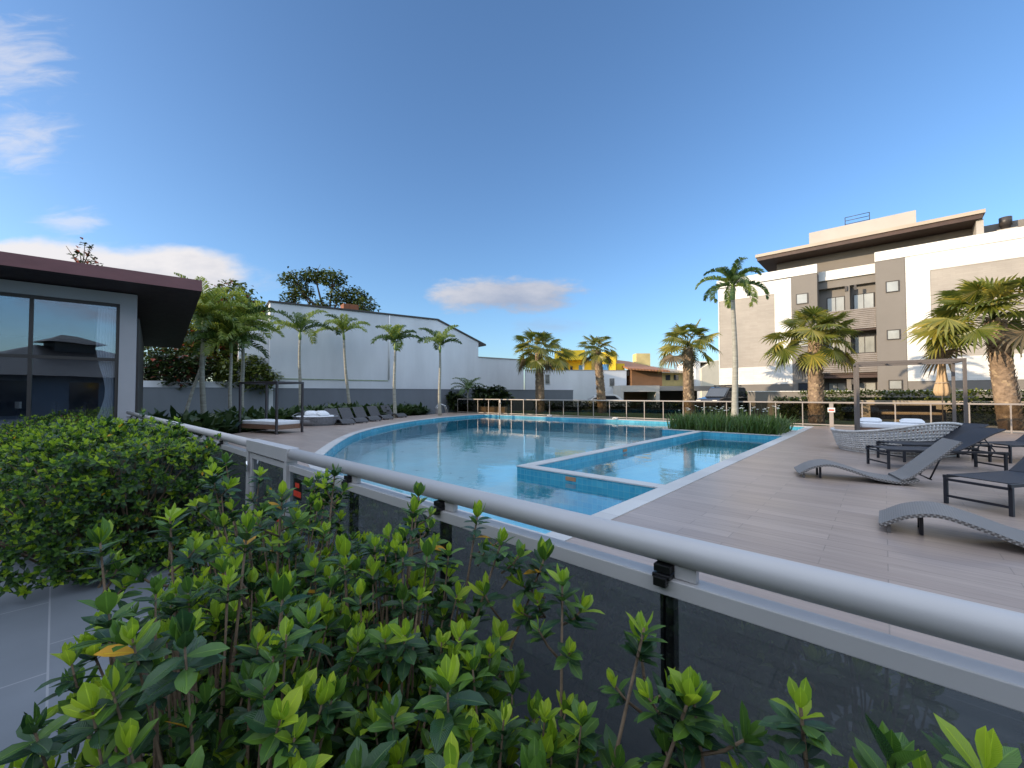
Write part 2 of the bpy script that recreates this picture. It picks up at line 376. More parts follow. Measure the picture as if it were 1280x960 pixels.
M['lawn'] = pm('mown_grass', (0.045, 0.085, 0.022), 0.95, 0.35, 2.2, 0.6, 60)
M['paving'] = brickmat('pale_paving', (0.50, 0.44, 0.36), (0.56, 0.50, 0.41), (0.36, 0.32, 0.27), 0.6, 0.6, 0.006, 0.75, 'xy', 0.0, 0.1)
M['white'] = pm('white_render', (0.72, 0.73, 0.74), 0.85, 0.045, 0.5, 0.12, 18)
M['white_dirty'] = pm('white_render_stained', (0.68, 0.70, 0.72), 0.85, 0.13, 0.35, 0.12, 18, 0, (1, 1, 0.25))
M['white_bright'] = pm('white_parapet', (0.74, 0.73, 0.70), 0.8, 0.03, 1, 0.05, 20)
M['grey_wall'] = pm('grey_render', (0.18, 0.20, 0.23), 0.85, 0.10, 0.5, 0.12, 20, 0, (1, 1, 0.3))
M['taupe'] = pm('taupe_render', (0.20, 0.182, 0.163), 0.85, 0.05, 0.7, 0.08, 30)
M['taupe_light'] = pm('light_taupe_render', (0.42, 0.388, 0.352), 0.85, 0.05, 0.7, 0.08, 30)
M['stone_beige'] = brickmat('beige_split_stone', (0.345, 0.312, 0.275), (0.375, 0.34, 0.30), (0.32, 0.29, 0.255), 0.55, 0.12, 0.006, 0.8, 'xz', 0.4, 0.3)
M['stone_white'] = brickmat('white_split_stone', (0.66, 0.645, 0.61), (0.74, 0.725, 0.69), (0.56, 0.54, 0.51), 0.6, 0.15, 0.006, 0.8, 'xz', 0.4, 0.3)
M['louver'] = louvermat('louvred_cladding', (0.225, 0.195, 0.17), 0.13)
M['roof_brown'] = pm('brown_roof_edge', (0.42, 0.35, 0.28), 0.6, 0.08, 1)
M['soffit'] = pm('dark_timber_soffit', (0.055, 0.028, 0.020), 0.55, 0.3, 1.5, 0.15, 12, 0, (1, 14, 1))
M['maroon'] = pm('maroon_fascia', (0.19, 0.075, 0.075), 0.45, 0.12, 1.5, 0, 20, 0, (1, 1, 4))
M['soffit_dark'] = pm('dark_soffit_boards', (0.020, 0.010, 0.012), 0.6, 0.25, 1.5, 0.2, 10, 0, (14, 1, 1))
M['window_glass'] = pm('window_pane', (0.36, 0.37, 0.35), 0.06, 0.25, 0.9, 0, 20, 0, (1, 1, 0.6), 0.9)
M['window_dark'] = pm('dark_window_pane', (0.03, 0.035, 0.045), 0.06, 0.2, 1, 0, 20, 0, None, 0.9)
M['window_blue'] = pm('blue_painted_shutter', (0.10, 0.28, 0.55), 0.5, 0.1, 2)
M['frame_dark'] = pm('dark_window_frame', (0.045, 0.038, 0.034), 0.45, 0.1, 4)
M['yellow'] = pm('yellow_render', (0.86, 0.58, 0.035), 0.8, 0.08, 0.7, 0.1, 20)
M['yellow_pale'] = pm('pale_yellow_render', (0.62, 0.50, 0.22), 0.85, 0.18, 0.8, 0.1, 20)
M['brown_wall'] = pm('brown_render', (0.20, 0.105, 0.055), 0.85, 0.15, 0.8)
M['terracotta'] = louvermat('terracotta_tiles', (0.36, 0.155, 0.07), 0.45, False)
M['tile_pale'] = louvermat('pale_roof_tiles', (0.44, 0.36, 0.27), 0.5, False)
M['concrete'] = pm('weathered_concrete', (0.40, 0.36, 0.31), 0.9, 0.15, 0.8, 0.15, 14)
M['steel'] = pm('stainless_steel', (0.70, 0.70, 0.70), 0.18, 0.04, 3, 0, 60, 1.0)
M['fabric_white'] = pm('white_cushion_fabric', (0.74, 0.75, 0.77), 0.9, 0.04, 5, 0.15, 90)
M['umb'] = pm('beige_canvas', (0.50, 0.36, 0.22), 0.9, 0.15, 3, 0.25, 30, 0, (1, 1, 0.3))
M['wood'] = pm('teak_boards', (0.20, 0.115, 0.075), 0.6, 0.25, 2, 0.15, 40, 0, (1, 12, 12))
M['wood_pale'] = pm('pale_wood_boards', (0.42, 0.33, 0.24), 0.65, 0.2, 2, 0.1, 40, 0, (1, 1, 14))
M['post_metal'] = pm('taupe_powder_coat', (0.125, 0.108, 0.098), 0.45, 0.06, 3)
M['post_dark'] = pm('charcoal_powder_coat', (0.045, 0.040, 0.044), 0.45, 0.06, 3)
M['curtain'] = pm('white_curtain', (0.72, 0.74, 0.80), 0.9, 0.05, 5)
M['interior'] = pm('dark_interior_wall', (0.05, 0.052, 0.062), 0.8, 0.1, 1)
M['red'] = pm('red_paint', (0.60, 0.045, 0.02), 0.5, 0.08, 8)
M['trunk_palm'] = pm('smooth_palm_trunk', (0.33, 0.315, 0.26), 0.85, 0.25, 2.2, 0.5, 25, 0, (1, 1, 5))
M['trunk_boot'] = pm('palm_leaf_bases', (0.26, 0.185, 0.125), 0.9, 0.35, 6, 0.4, 60)
M['bark'] = pm('grey_brown_bark', (0.12, 0.085, 0.06), 0.9, 0.3, 9, 0.6, 50)
M['stem'] = pm('gardenia_stem', (0.17, 0.115, 0.07), 0.85, 0.3, 20, 0.4, 120)
M['shaft'] = pm('green_crownshaft', (0.22, 0.30, 0.09), 0.5, 0.2, 4)
# leaves
M['g_dark'] = leafmat('gardenia_old_leaf', (0.026, 0.072, 0.022), 0.40, 0.1, 0.12, 0.21, True)
M['g_mid'] = leafmat('gardenia_leaf', (0.088, 0.185, 0.028), 0.35, 0.1, 0.24, 0.24, True)
M['g_young'] = leafmat('gardenia_young_leaf', (0.30, 0.43, 0.030), 0.32, 0.15, 0.36, 0.36, True)
M['g_yellow'] = leafmat('gardenia_yellow_leaf', (0.72, 0.36, 0.015), 0.2, 0, 0.3, 0.45, True)
M['feather_a'] = leafmat('palm_leaflet', (0.060, 0.110, 0.022), 0.35, 0.2, 0.28)
M['feather_b'] = leafmat('palm_leaflet_pale', (0.20, 0.26, 0.045), 0.3, 0.2, 0.34)
M['fan_a'] = leafmat('fan_palm_leaf', (0.125, 0.145, 0.022), 0.35, 0.3, 0.34)
M['fan_b'] = leafmat('fan_palm_pale_leaf', (0.26, 0.245, 0.045), 0.3, 0.2, 0.3)
M['fan_dead'] = leafmat('fan_palm_dry_leaf', (0.165, 0.125, 0.075), 0.3, 0.1, 0.15, 0.7)
M['tree_a'] = leafmat('tree_leaf', (0.058, 0.092, 0.022), 0.4, 0.2, 0.2)
M['tree_b'] = leafmat('tree_leaf_pale', (0.125, 0.155, 0.028), 0.4, 0.2, 0.25)
M['tree_dark'] = leafmat('dark_tree_leaf', (0.020, 0.034, 0.014), 0.4, 0.1, 0.12)
M['flower'] = leafmat('red_bracts', (0.27, 0.070, 0.045), 0.35, 0.1, 0.3)
M['bed_leaf'] = leafmat('bed_plant_leaf', (0.040, 0.074, 0.022), 0.45, 0.2, 0.2)
M['blade'] = leafmat('strap_leaf', (0.075, 0.135, 0.030), 0.4, 0.2, 0.3)
M['petal'] = leafmat('white_petal', (0.80, 0.80, 0.76), 0.1, 0, 0.3)
M['car_dark'] = pm('dark_car_paint', (0.02, 0.022, 0.026), 0.2, 0.1, 2, 0, 20, 0.3, None, 0.6, 0.6)
M['car_white'] = pm('white_car_paint', (0.75, 0.75, 0.74), 0.25, 0.02, 2, 0, 20, 0, None, 0.5, 0.5)
M['tyre'] = pm('tyre_rubber', (0.015, 0.015, 0.015), 0.85, 0.2, 9)
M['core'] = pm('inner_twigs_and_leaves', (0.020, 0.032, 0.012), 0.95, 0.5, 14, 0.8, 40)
def weave(name, c, scale, depth=0.006, hole=False):
    m, nt, N, L, bs = mat_base(name); tc = N.new('ShaderNodeTexCoord').outputs['UV']
    sp = N.new('ShaderNodeSeparateXYZ'); L.new(tc, sp.inputs[0])
    sx = mth(N, L, 'SINE', mth(N, L, 'MULTIPLY', sp.outputs[0], scale)); sy = mth(N, L, 'SINE', mth(N, L, 'MULTIPLY', sp.outputs[1], scale))
    h = mth(N, L, 'MULTIPLY', sx, sy)
    L.new(ramp(N, L, h, [(0.0, tuple(x * .45 for x in c)), (0.6, c)]), bs.inputs['Base Color'])
    bs.inputs['Roughness'].default_value = 0.6; bump(N, L, bs, h, 0.5, depth); return m
M['wicker'] = weave('grey_wicker', (0.33, 0.31, 0.295), 2 * math.pi / 0.044, 0.010)
M['wicker_dark'] = weave('slate_wicker', (0.105, 0.105, 0.115), 2 * math.pi / 0.044, 0.010)
M['sling'] = weave('black_mesh_sling', (0.030, 0.034, 0.048), 2 * math.pi / 0.012, 0.001)
M['rattan'] = pm('whitewashed_rattan', (0.60, 0.58, 0.55), 0.65, 0.2, 14, 0.2, 90)
M['rattan_grey'] = pm('grey_rattan', (0.23, 0.235, 0.25), 0.65, 0.2, 14, 0.2, 90)

# ------------------------------------------------------------------ the pool terrace
DECK_Z = 0.15; WATER_Z = 0.0
def fence_a(b): return 21.3 + 0.092 * (b + 25)
raw = [(-7.6, 3.4), (-9.3, 3.9), (-10.9, 4.85), (-13.0, 6.25), (-15.1, 7.9), (-17.3, 10.4), (-19.3, 13.3), (-20.7, 16.4), (-21.5, 19.2)]
def smooth_pts(p, n=2):
    for _ in range(n):
        q = [p[0]]
        for i in range(len(p) - 1):
            a, b = Vector(p[i]), Vector(p[i + 1]); q += [tuple(a * .75 + b * .25), tuple(a * .25 + b * .75)]
        q.append(p[-1]); p = q
    return p
arc = smooth_pts(raw)
POOL = [(-2.6, 3.4)] + arc + [(-21.6, fence_a(-21.6) - 0.75), (-2.6, fence_a(-2.6) - 0.75)]     # (b, a), clockwise seen from above
POOL = list(reversed(POOL))                                                            # counter-clockwise
COPE = offset(POOL, 0.24)
DECK = [(-15.4, 1.38), (16, 1.38), (16, fence_a(16) + .25), (-26, fence_a(-26) + .25), (-24.0, 17.5), (-23.5, 14.7), (-21.3, 9.5), (-17.9, 4.5)]
deck = tag(fill2d('pool_deck', DECK, [COPE], DECK_Z, M['deck']), kind='structure')
mb = MB(); n = len(DECK)
mb.add([Vector((x, y, z)) for z in (-0.3, DECK_Z) for x, y in DECK], [(i, (i + 1) % n, n + (i + 1) % n, n + i) for i in range(n)])
tag(mb.build('deck_edge', M['coping'], rotz=ROTP), kind='structure')
def ring(outer, inner, z, m, mb, zlow):
    n = len(outer)
    vs = [Vector((x, y, z)) for x, y in outer] + [Vector((x, y, z)) for x, y in inner] + [Vector((x, y, zlow)) for x, y in inner] + [Vector((x, y, zlow)) for x, y in outer]
    mb.add(vs, [f for i in range(n) for j in [(i + 1) % n] for f in [(i, j, n + j, n + i), (n + i, n + j, 2 * n + j, 2 * n + i), (3 * n + i, 3 * n + j, j, i)]], m)
mb = MB(); ring(COPE, offset(POOL, -0.02), DECK_Z + 0.010, 0, mb, DECK_Z - 0.014)
tag(mb.build('pool_coping', M['coping'], rotz=ROTP), kind='structure')
# pool shell
def wall_strip(mb, pts, z0, z1, closed=True, flip=False):
    n = len(pts); s = 0
    for i in range(n if closed else n - 1):
        p, q = pts[i], pts[(i + 1) % n]; l = math.hypot(q[0] - p[0], q[1] - p[1])
        vs = [Vector((*p, z0)), Vector((*q, z0)), Vector((*q, z1)), Vector((*p, z1))]
        uv = [(s, z0), (s + l, z0), (s + l, z1), (s, z1)]
        f = (0, 1, 2, 3) if not flip else (3, 2, 1, 0)
        mb.add(vs, [f], 0, uv); s += l
mb = MB(); wall_strip(mb, POOL, -0.9, DECK_Z - 0.01, True, True)
tag(mb.build('pool_wall', M['tile'], rotz=ROTP), kind='structure')
fl = fill2d('pool_floor', offset(POOL, 0.01), [], -0.78, M['tile_floor'])
ul = fl.data.uv_layers.new(name='UVMap')
for lp in fl.data.loops: ul.data[lp.index].uv = fl.data.vertices[lp.vertex_index].co.xy
tag(fl, kind='structure')
# divider between the main and the shallow pool, planter island behind
def tiled_box(mb, b0, b1, a0, a1, z0, z1):
    wall_strip(mb, [(b0, a0), (b1, a0), (b1, a1), (b0, a1)], z0, z1)
SH_A0, SH_A1, DIV = 6.30, 17.0, -5.55
mb = MB(); tiled_box(mb, DIV, DIV + 0.24, SH_A0, SH_A1 + .3, -0.9, DECK_Z - 0.012); tiled_box(mb, DIV + 0.242, -2.61, SH_A0, SH_A0 + 0.24, -0.9, DECK_Z - 0.012)
tiled_box(mb, -6.9, -2.61, SH_A1, 19.9, -0.9, DECK_Z - 0.012)
tag(mb.build('pool_divider_wall', M['tile'], rotz=ROTP), kind='structure')
mb = MB(); z0, z1 = DECK_Z - 0.012, DECK_Z + 0.008
mb.box(DIV - .015, DIV + .255, SH_A0 - .015, SH_A1 - 0.02, z0, z1); mb.box(DIV + .255, -2.62, SH_A0 - .015, SH_A0 + .255, z0, z1)
mb.box(-6.93, -2.62, SH_A1 - .02, SH_A1 + .28, z0, z1); mb.box(-6.93, -6.63, SH_A1 + .28, 19.93, z0, z1); mb.box(-6.63, -2.62, 19.63, 19.93, z0, z1); mb.box(-2.9, -2.62, SH_A1 + .28, 19.63, z0, z1)
tag(mb.build('divider_coping', M['coping'], rotz=ROTP), kind='structure')
mb = MB(); mb.add([Vector((x, y, -0.42)) for x, y in ((DIV + .24, SH_A0 + .24), (-2.6, SH_A0 + .24), (-2.6, SH_A1), (DIV + .24, SH_A1))], [(0, 1, 2, 3)], 0, [(0, 0), (2.6, 0), (2.6, 10.4), (0, 10.4)])
tag(mb.build('shallow_pool_floor', M['tile_floor'], rotz=ROTP), kind='structure')
mb = MB(); mb.box(-6.64, -2.89, SH_A1 + .27, 19.64, 0.0, DECK_Z - 0.02)
tag(mb.build('planter_soil', M['soil'], rotz=ROTP), kind='structure')
tag(fill2d('pool_water', offset(POOL, 0.005), [], WATER_Z, M['water']), kind='structure')
# ground beyond, path on this side of the fence, beds
GR = [(-400, -500), (500, -500), (500, 700), (-400, 700)]
tag(fill2d('ground', GR, [offset(list(reversed(DECK)), -0.08) if False else [(x * 1.0, y) for x, y in DECK]], -0.02, M['ground']), kind='structure')
mb = MB(); mb.box(-16, 12, -9, 1.36, -0.3, 0.0); tag(mb.build('path', M['slate'], rotz=ROTP), kind='structure')
mb = MB(); mb.box(-3.55, 1.6, 0.25, 1.24, -0.1, 0.012); tag(mb.build('hedge_soil', M['soil'], rotz=ROTP), kind='structure')
mb = MB(); mb.prism([(-5.1, 0.30), (-5.1, 1.24), (-15, 1.24), (-15, -1.2), (-7, -0.42)][::-1], -0.1, 0.012); tag(mb.build('hedge_soil', M['soil'], rotz=ROTP), kind='structure')
mb = MB(); mb.prism([(-26.2, fence_a(-26) + .26), (16, fence_a(16) + .26), (16, 30), (-30, 41), (-46, 30)], -0.3, DECK_Z - 0.02); tag(mb.build('lawn', M['lawn'], rotz=ROTP), kind='structure')
mb = MB(); mb.prism([(-2.2, fence_a(-2.2) + .27), (15.9, fence_a(15.9) + .27), (15.9, 29.5), (1.2, 29.5), (-0.8, 26.5)], -0.2, DECK_Z); tag(mb.build('terrace_paving', M['paving'], rotz=ROTP), kind='structure')

# ------------------------------------------------------------------ glass fences
def near_fence():
    f = thing('glass_fence', 'nearest smoked glass fence with a thick round silver handrail above it', 'fence', (0, 0, 0), ROTP)
    A = 1.30; ZR = 1.11
    def section(b0, b1, posts, name):
        h = MB(); h.tube([(b0, A + .02, ZR), (b1, A + .02, ZR)], 0.045, 28); h.build('handrail', M['alu'], f)
        t = MB(); t.box(b0, b1, A - .012, A + .055, 0.972, 1.024); t.build('top_rail', M['alu'], f, bevel=.003)
        t = MB(); t.box(b0, b1, A - .02, A + .05, 0.03, 0.085); t.build('bottom_rail', M['alu'], f, bevel=.003)
        for p in posts:
            q = MB(); q.box(p - .022, p + .022, A + .018, A + .062, 0.0, 1.03); po = q.build('post', M['black'], f, bevel=.003)
            c = MB(); c.box(p - .028, p + .028, A - .028, A + .048, 1.026, 1.040); c.box(p - .020, p + .020, A - .040, A - .014, 1.006, 1.034); c.box(p - .026, p + .026, A - .020, A + .045, 1.043, 1.066)
            c.build('clamp', M['black'], po, bevel=.002)
            c = MB(); c.box(p + .03, p + .095, A + .006, A + .036, 1.026, 1.067); c.build('bracket', M['alu'], po, bevel=.002)
        e = [b0] + [p for p in posts] + [b1]
        for i in range(len(e) - 1):
            if e[i + 1] - e[i] < .1: continue
            g = MB(); g.box(e[i] + (.004 if i else 0), e[i + 1] - .004, A, A + .009, 0.086, 0.971); gp = g.build('glass_panel', M['glass_near'], f)
            if name == 'right' and i == 0: panel = gp
        return f
    section(-3.62, 3.8, [-2.62, -1.66, -0.526, 0.56, 1.6, 2.7], 'right')
    section(-15.1, -4.68, [-14.1, -13.05, -12.0, -10.95, -9.9, -8.85, -7.8, -6.75, -5.7], 'left')
    # warning sticker on the first panel beside the gate
    s = MB(); s.box(-3.53, -3.38, A - .004, A - .001, 0.77, 0.93, 0); s.box(-3.50, -3.42, A - .006, A - .004, 0.862, 0.898, 1); s.box(-3.53, -3.46, A - .006, A - .004, 0.79, 0.835, 1); s.box(-3.455, -3.385, A - .006, A - .004, 0.79, 0.835, 1)
    panel = [c for c in f.children if c.name.startswith('glass_panel')][0]
    s.build('warning_sticker', [M['black'], M['red']], panel)
    g = thing('fence_gate', 'narrow glass gate with square silver frame in the nearest fence', 'gate', (0, 0, 0), ROTP)
    m = MB(); m.box(-4.68, -3.62, A - .03, A + .07, 1.045, 1.155); m.build('top_beam', M['alu'], g, bevel=.004)
    for b in (-4.66, -3.66):
        m = MB(); m.box(b - .028, b + .028, A - .028, A + .06, 0.0, 1.044); m.build('gate_post', M['alu'], g, bevel=.003)
    m = MB(); m.box(-4.62, -4.57, A - .012, A + .045, .06, 1.03); m.box(-3.745, -3.70, A - .012, A + .045, .06, 1.03); m.box(-4.57, -3.745, A - .012, A + .045, .98, 1.03); m.box(-4.57, -3.745, A - .012, A + .045, .06, .12)
    m.build('gate_frame', M['alu'], g, bevel=.003)
    m = MB(); m.box(-4.57, -3.745, A + .008, A + .017, .121, .979); gl = m.build('glass_panel', M['glass_near'], g)
    m = MB(); m.box(-3.95, -3.80, A + .004, A + .0065, .56, .60); m.box(-3.93, -3.79, A + .004, A + .0065, .50, .535); m.build('warning_sticker', M['red'], gl)
    for z in (.2, .9):
        m = MB(); m.tube([(-4.625, A - .035, z - .05), (-4.625, A - .035, z + .05)], .012, 10); m.build('hinge', M['steel'], g)
    m = MB(); m.box(-3.70, -3.665, A - .04, A - .014, .80, .86); m.build('latch', M['black'], g, bevel=.003)
near_fence()

def far_fence():
    f = thing('pool_fence', 'long dark glass fence with beige posts along the far side of the pool', 'fence', (0, 0, 0), ROTP)
    def pt(b, z): return Vector((b, fence_a(b), z))
    ang = math.atan(0.092); Mr = lambda b: Matrix.Translation((b, fence_a(b), 0)) @ Matrix.Rotation(ang, 4, 'Z')
    L = 37.5 / math.cos(ang); M0 = Mr(-25)
    t = MB(); t.box(0, L, -.04, .04, 1.20, 1.265, 0, M0); t.build('handrail', M['alu_far'], f, bevel=.006)
    t = MB(); t.box(0, L, -.02, .02, DECK_Z + .06, DECK_Z + .10, 0, M0); t.build('bottom_rail', M['alu_far'], f)
    k = int(L / 1.06)
    for i in range(k + 1):
        x = i * 1.06
        wid = .019
        if i in (4, 22): wid = .075
        p = MB(); p.box(x - wid, x + wid, -.025, .025, DECK_Z, 1.199, 0, M0); po = p.build('post', M['alu_far'], f)
        if i == 22:
            s = MB(); s.box(x - .13, x + .13, -.034, -.027, .80, 1.0, 0, M0); s.box(x - .10, x + .10, -.037, -.0345, .86, .93, 1, M0); s.build('notice_plate', [M['white_bright'], M['red']], po)
        if i < k:
            g = MB(); g.box(x + wid, x + 1.06 - .03, -.004, .004, DECK_Z + .101, 1.199, 0, M0); g.build('glass_panel', M['glass_far'], f)
far_fence()

# ------------------------------------------------------------------ apartment building on the right
def apartment():
    O = Vector((23.9, 28, 0)); rz = math.atan2(-0.677, 0.736)
    B = thing('apartment_building', 'large modern apartment building with white and taupe facade behind the fan palms', 'building', O, rz)
    def w(name, mats, boxes, parent=None, bevel=0):
        m = MB()
        for b in boxes: m.box(*b)
        return m.build(name, mats, parent or B, bevel=bevel)
    # solids: x along the facade, y into the building
    w('wall', [M['taupe'], M['taupe_light']], [(-9.1, -4.02, .10, 12, 0, 10.3, 0), (-4.0, -2.45, 0, 12, 0, 10.4, 0), (-2.45, .72, 1.3, 12, 0, 9.9, 0), (.72, 2.16, 0, 12, 0, 10.5, 0), (2.18, 15, .10, 12, 0, 10.4, 0),
        (-5.2, 14, 1.7, 11, 10.4, 12.05, 0), (-2.45, .72, .9, 1.3, 9.35, 9.9, 0)])
    w('base_wall', M['taupe'], [(-9.12, -4.02, .02, .10, 0, 2.38), (2.18, 15, .02, .10, 0, 2.45)])
    for bx_ in [(-9.12, -9.04, .0, .1, 2.382, 10.35), (-5.1, -4.02, .0, .1, 2.382, 10.35), (-9.04, -5.1, .0, .1, 9.32, 10.35), (-9.04, -5.1, .0, .1, 2.382, 3.76),
        (2.18, 3.3, .0, .1, 2.452, 10.5), (3.3, 15, .0, .1, 9.42, 10.5), (3.3, 15, .0, .1, 2.452, 3.92)]: w('white_cladding', M['stone_white'], [bx_])
    for bx_ in [(-9.04, -5.1, .03, .1, 3.762, 9.318), (3.3, 15, .03, .1, 3.922, 9.418)]: w('stone_panel', M['stone_beige'], [bx_])
    w('parapet', M['white_bright'], [(-9.2, -2.43, -.03, .35, 10.42, 11.06), (-2.43, .70, .75, 1.25, 9.92, 10.6), (.70, 15.05, -.03, .35, 10.52, 11.15)])
    w('roof', [M['roof_brown'], M['soffit']], [(-6.3, 5.65, -.25, 12.5, 12.33, 12.55, 0), (-6.2, 5.55, -.15, 12.4, 12.06, 12.329, 1)])
    w('roof_gable', M['taupe_light'], [(5.30, 5.60, .1, 12, 11.2, 12.05)])
    w('water_tank_block', M['taupe_light'], [(-3.05, 2.8, 1.6, 7, 12.56, 13.95)])
    m = MB()
    for z in (13.99, 14.25, 14.5): m.tube([(-.9, 1.75, z + .05), (.45, 1.75, z + .05)], .022, 6)
    for x in (-.9, .45): m.tube([(x, 1.75, 13.9), (x, 1.75, 14.56)], .022, 6)
    m.build('roof_railing', M['frame_dark'], B)
    for (x, z, s) in ((6.6, 11.1, 1.0), (-7.6, 11.0, .75)):
        m = MB(); m.box(x - .4 * s, x + .4 * s, .9, 1.7, z - .6, z + .35 * s); c = m.build('chimney', M['taupe_light'], B)
        m = MB(); m.lathe([(.0, .35 * s), (.2 * s, .35 * s), (.2 * s, .62 * s), (.27 * s, .62 * s), (.27 * s, 1.12 * s), (0, 1.14 * s)], 16, (x, 1.3, z)); m.build('flue', M['frame_dark'], c)
    def window(x0, x1, z0, z1, y, mull=1, pane='window_glass'):
        t = .05; m = MB()
        m.box(x0, x1, y - .03, y + .05, z0, z0 + t); m.box(x0, x1, y - .03, y + .05, z1 - t, z1); m.box(x0, x0 + t, y - .03, y + .05, z0 + t, z1 - t); m.box(x1 - t, x1, y - .03, y + .05, z0 + t, z1 - t)
        for k in range(1, mull + 1):
            xm = x0 + (x1 - x0) * k / (mull + 1); m.box(xm - .02, xm + .02, y - .02, y + .04, z0 + t, z1 - t)
        fr = m.build('window', M['frame_dark'], B)
        g = MB(); g.box(x0 + t, x1 - t, y - .005, y + .03, z0 + t, z1 - t); g.build('pane', M[pane], fr)
    for (a, b, c, d, mu, pa) in ((-3.72, -3.0, 8.28, 9.05, 0, 'window_glass'), (-3.72, -3.0, 5.1, 5.85, 0, 'window_glass'), (-3.68, -2.95, 1.83, 2.45, 0, 'window_dark'),
                         (1.22, 1.87, 8.33, 9.07, 0, 'window_glass'), (1.22, 1.87, 5.2, 5.85, 0, 'window_glass'), (1.25, 1.92, 1.93, 2.55, 0, 'window_glass')):
        window(a, b, c, d, -.035, mu, pa)
    for (z0, z1) in ((7.6, 8.72), (4.5, 5.7), (1.3, 2.45)):
        window(-2.02, -.98, z0, z1, 1.26, 1); window(-.50, .62, z0, z1, 1.26, 1)
    w('column', M['taupe'], [(-.92, -.66, .55, 1.3, 0, 9.3)])
    for (z0, z1) in ((6.12, 7.5), (3.1, 4.42)):
        w('louvred_balcony', M['louver'], [(-2.44, .71, .12, .22, z0, z1), ])
        w('balcony_slab', M['soffit'], [(-2.44, .71, .221, 1.298, z0 - .12, z0 + .05)])
    w('balcony_slab', M['soffit'], [(-2.44, .71, .25, 1.298, 2.75, 2.95)])
    for x, z in ((-.85, 9.2), (-.35, 9.2), (-.6, 2.6)):
        w('wall_lamp', M['frame_dark'], [(x - .07, x + .07, .45 if z > 3 else .3, .54, z - .3, z + .05)])
apartment()

# ------------------------------------------------------------------ white house and walls on the left
E_W = (0.81, 0.586); RZ_W = math.atan2(0.586, 0.81)
def white_house():
    H = thing('white_house', 'large blank white house wall rising behind the row of slender palms', 'house', (0, 39, 0), RZ_W)
    m = MB(); prof = [(-19.9, 0), (-19.9, 7.74), (-7.75, 7.82), (-3.72, 6.28), (-3.72, 0)]
    n = len(prof); m.add([Vector((x, 0, z)) for x, z in prof] + [Vector((x, 7, z)) for x, z in prof], [tuple(range(n)), tuple(reversed(range(n, 2 * n)))] + [(i, n + i, n + (i + 1) % n, (i + 1) % n) for i in range(n)])
    m.build('wall', M['white_dirty'], H)
    m = MB(); m.box(-3.718, 1.43, .05, 6.5, 0, 4.93); m.build('side_wing', M['white_dirty'], H)
    m = MB(); m.box(-3.75, 1.47, -.02, 6.6, 4.932, 4.99); m.build('wing_coping', M['taupe_light'], H)
    # roof slab with a short overhang at the low end
    m = MB(); pr = [(-20.0, 7.75), (-7.75, 7.83), (-2.95, 6.0), (-2.95, 6.14), (-7.70, 7.95), (-20.0, 7.86)]
    n = 6; m.add([Vector((x, -.08, z)) for x, z in pr] + [Vector((x, 7.2, z)) for x, z in pr], [tuple(range(n)), tuple(reversed(range(n, 2 * n)))] + [(i, n + i, n + (i + 1) % n, (i + 1) % n) for i in range(n)])
    m.build('roof', M['frame_dark'], H)
    m = MB(); m.tube([(-11.85, -.06, 2.75), (-11.85, -.06, 7.75)], .055, 10); m.build('downpipe', M['white_bright'], H)
    m = MB(); m.box(-19.9, -11.9, -.03, .0, 2.62, 2.69); m.build('ledge', pm('mossy_ledge', (0.30, 0.36, 0.24), .9, .3, 3), H)
    m = MB(); m.box(-5.05, -4.35, -.02, .06, 2.1, 2.72); fr = m.build('window', M['white_bright'], H)
    m = MB(); m.box(-5.0, -4.73, -.03, .0, 2.15, 2.66); m.box(-4.67, -4.4, -.03, .0, 2.15, 2.66); m.build('pane', M['window_dark'], fr)
    m = MB(); m.box(-15.0, -13.9, 1.0, 2.0, 7.7, 8.5); ch = m.build('chimney', pm('brick_red', (.26, .10, .05), .9, .3, 4), H)
    m = MB(); m.box(-1.6, .6, 4, 6, 5.0, 5.35); m.build('wing_roof', M['tile_pale'], H)
    m = MB(); m.prism([(-21.6, 0.6), (-19.902, 0.6), (-19.902, 7), (-21.6, 7)], 0, 6.6); m.build('rear_wall', M['white'], H)
white_house()
def walls():
    rz = math.atan2(0.513, 0.858)
    W = thing('boundary_wall', 'low grey garden wall running behind the palm bed', 'wall', (0, 37, 0), rz)
    m = MB(); m.box(-36, 9.5, 0, .18, 0, 1.98); m.build('wall_face', M['grey_wall'], W)
    m = MB(); m.box(-36, 9.5, -.02, .20, 1.983, 2.03); m.build('wall_cap', M['grey_wall'], W)
    W = thing('white_wall', 'white rendered strip of wall showing above the grey garden wall', 'wall', (0, 37, 0), rz)
    m = MB(); m.box(-36, -19.5, .3, .5, 0, 2.42); m.build('wall_face', M['white_dirty'], W)
    # white wall with two small windows, right of the white house
    W = thing('yard_wall', 'pale blank wall with two small barred windows below the yellow house', 'wall', (1.3, 40.1, 0), R(6))
    m = MB(); m.box(0, 10.2, 0, .3, 0, 3.95); m.build('wall_face', M['white_dirty'], W)
    m = MB(); m.box(-.02, 10.25, -.03, .34, 3.953, 4.02); m.build('wall_cap', M['taupe_light'], W)
    for x0, x1, z0, z1 in ((1.9, 2.45, 2.6, 3.6), (8.4, 9.0, 2.4, 3.25)):
        m = MB(); m.box(x0, x1, -.04, .05, z0, z1); fr = m.build('window', M['white_bright'], W)
        m = MB(); m.box(x0 + .06, x1 - .06, -.05, .0, z0 + .06, z1 - .06); pn = m.build('pane', M['window_dark'], fr)
        m = MB()
        for k in range(4): xx = x0 + .12 + k * (x1 - x0 - .24) / 3; m.tube([(xx, -.08, z0), (xx, -.08, z1)], .012, 5)
        m.build('window_bars', M['white_bright'], fr)
walls()

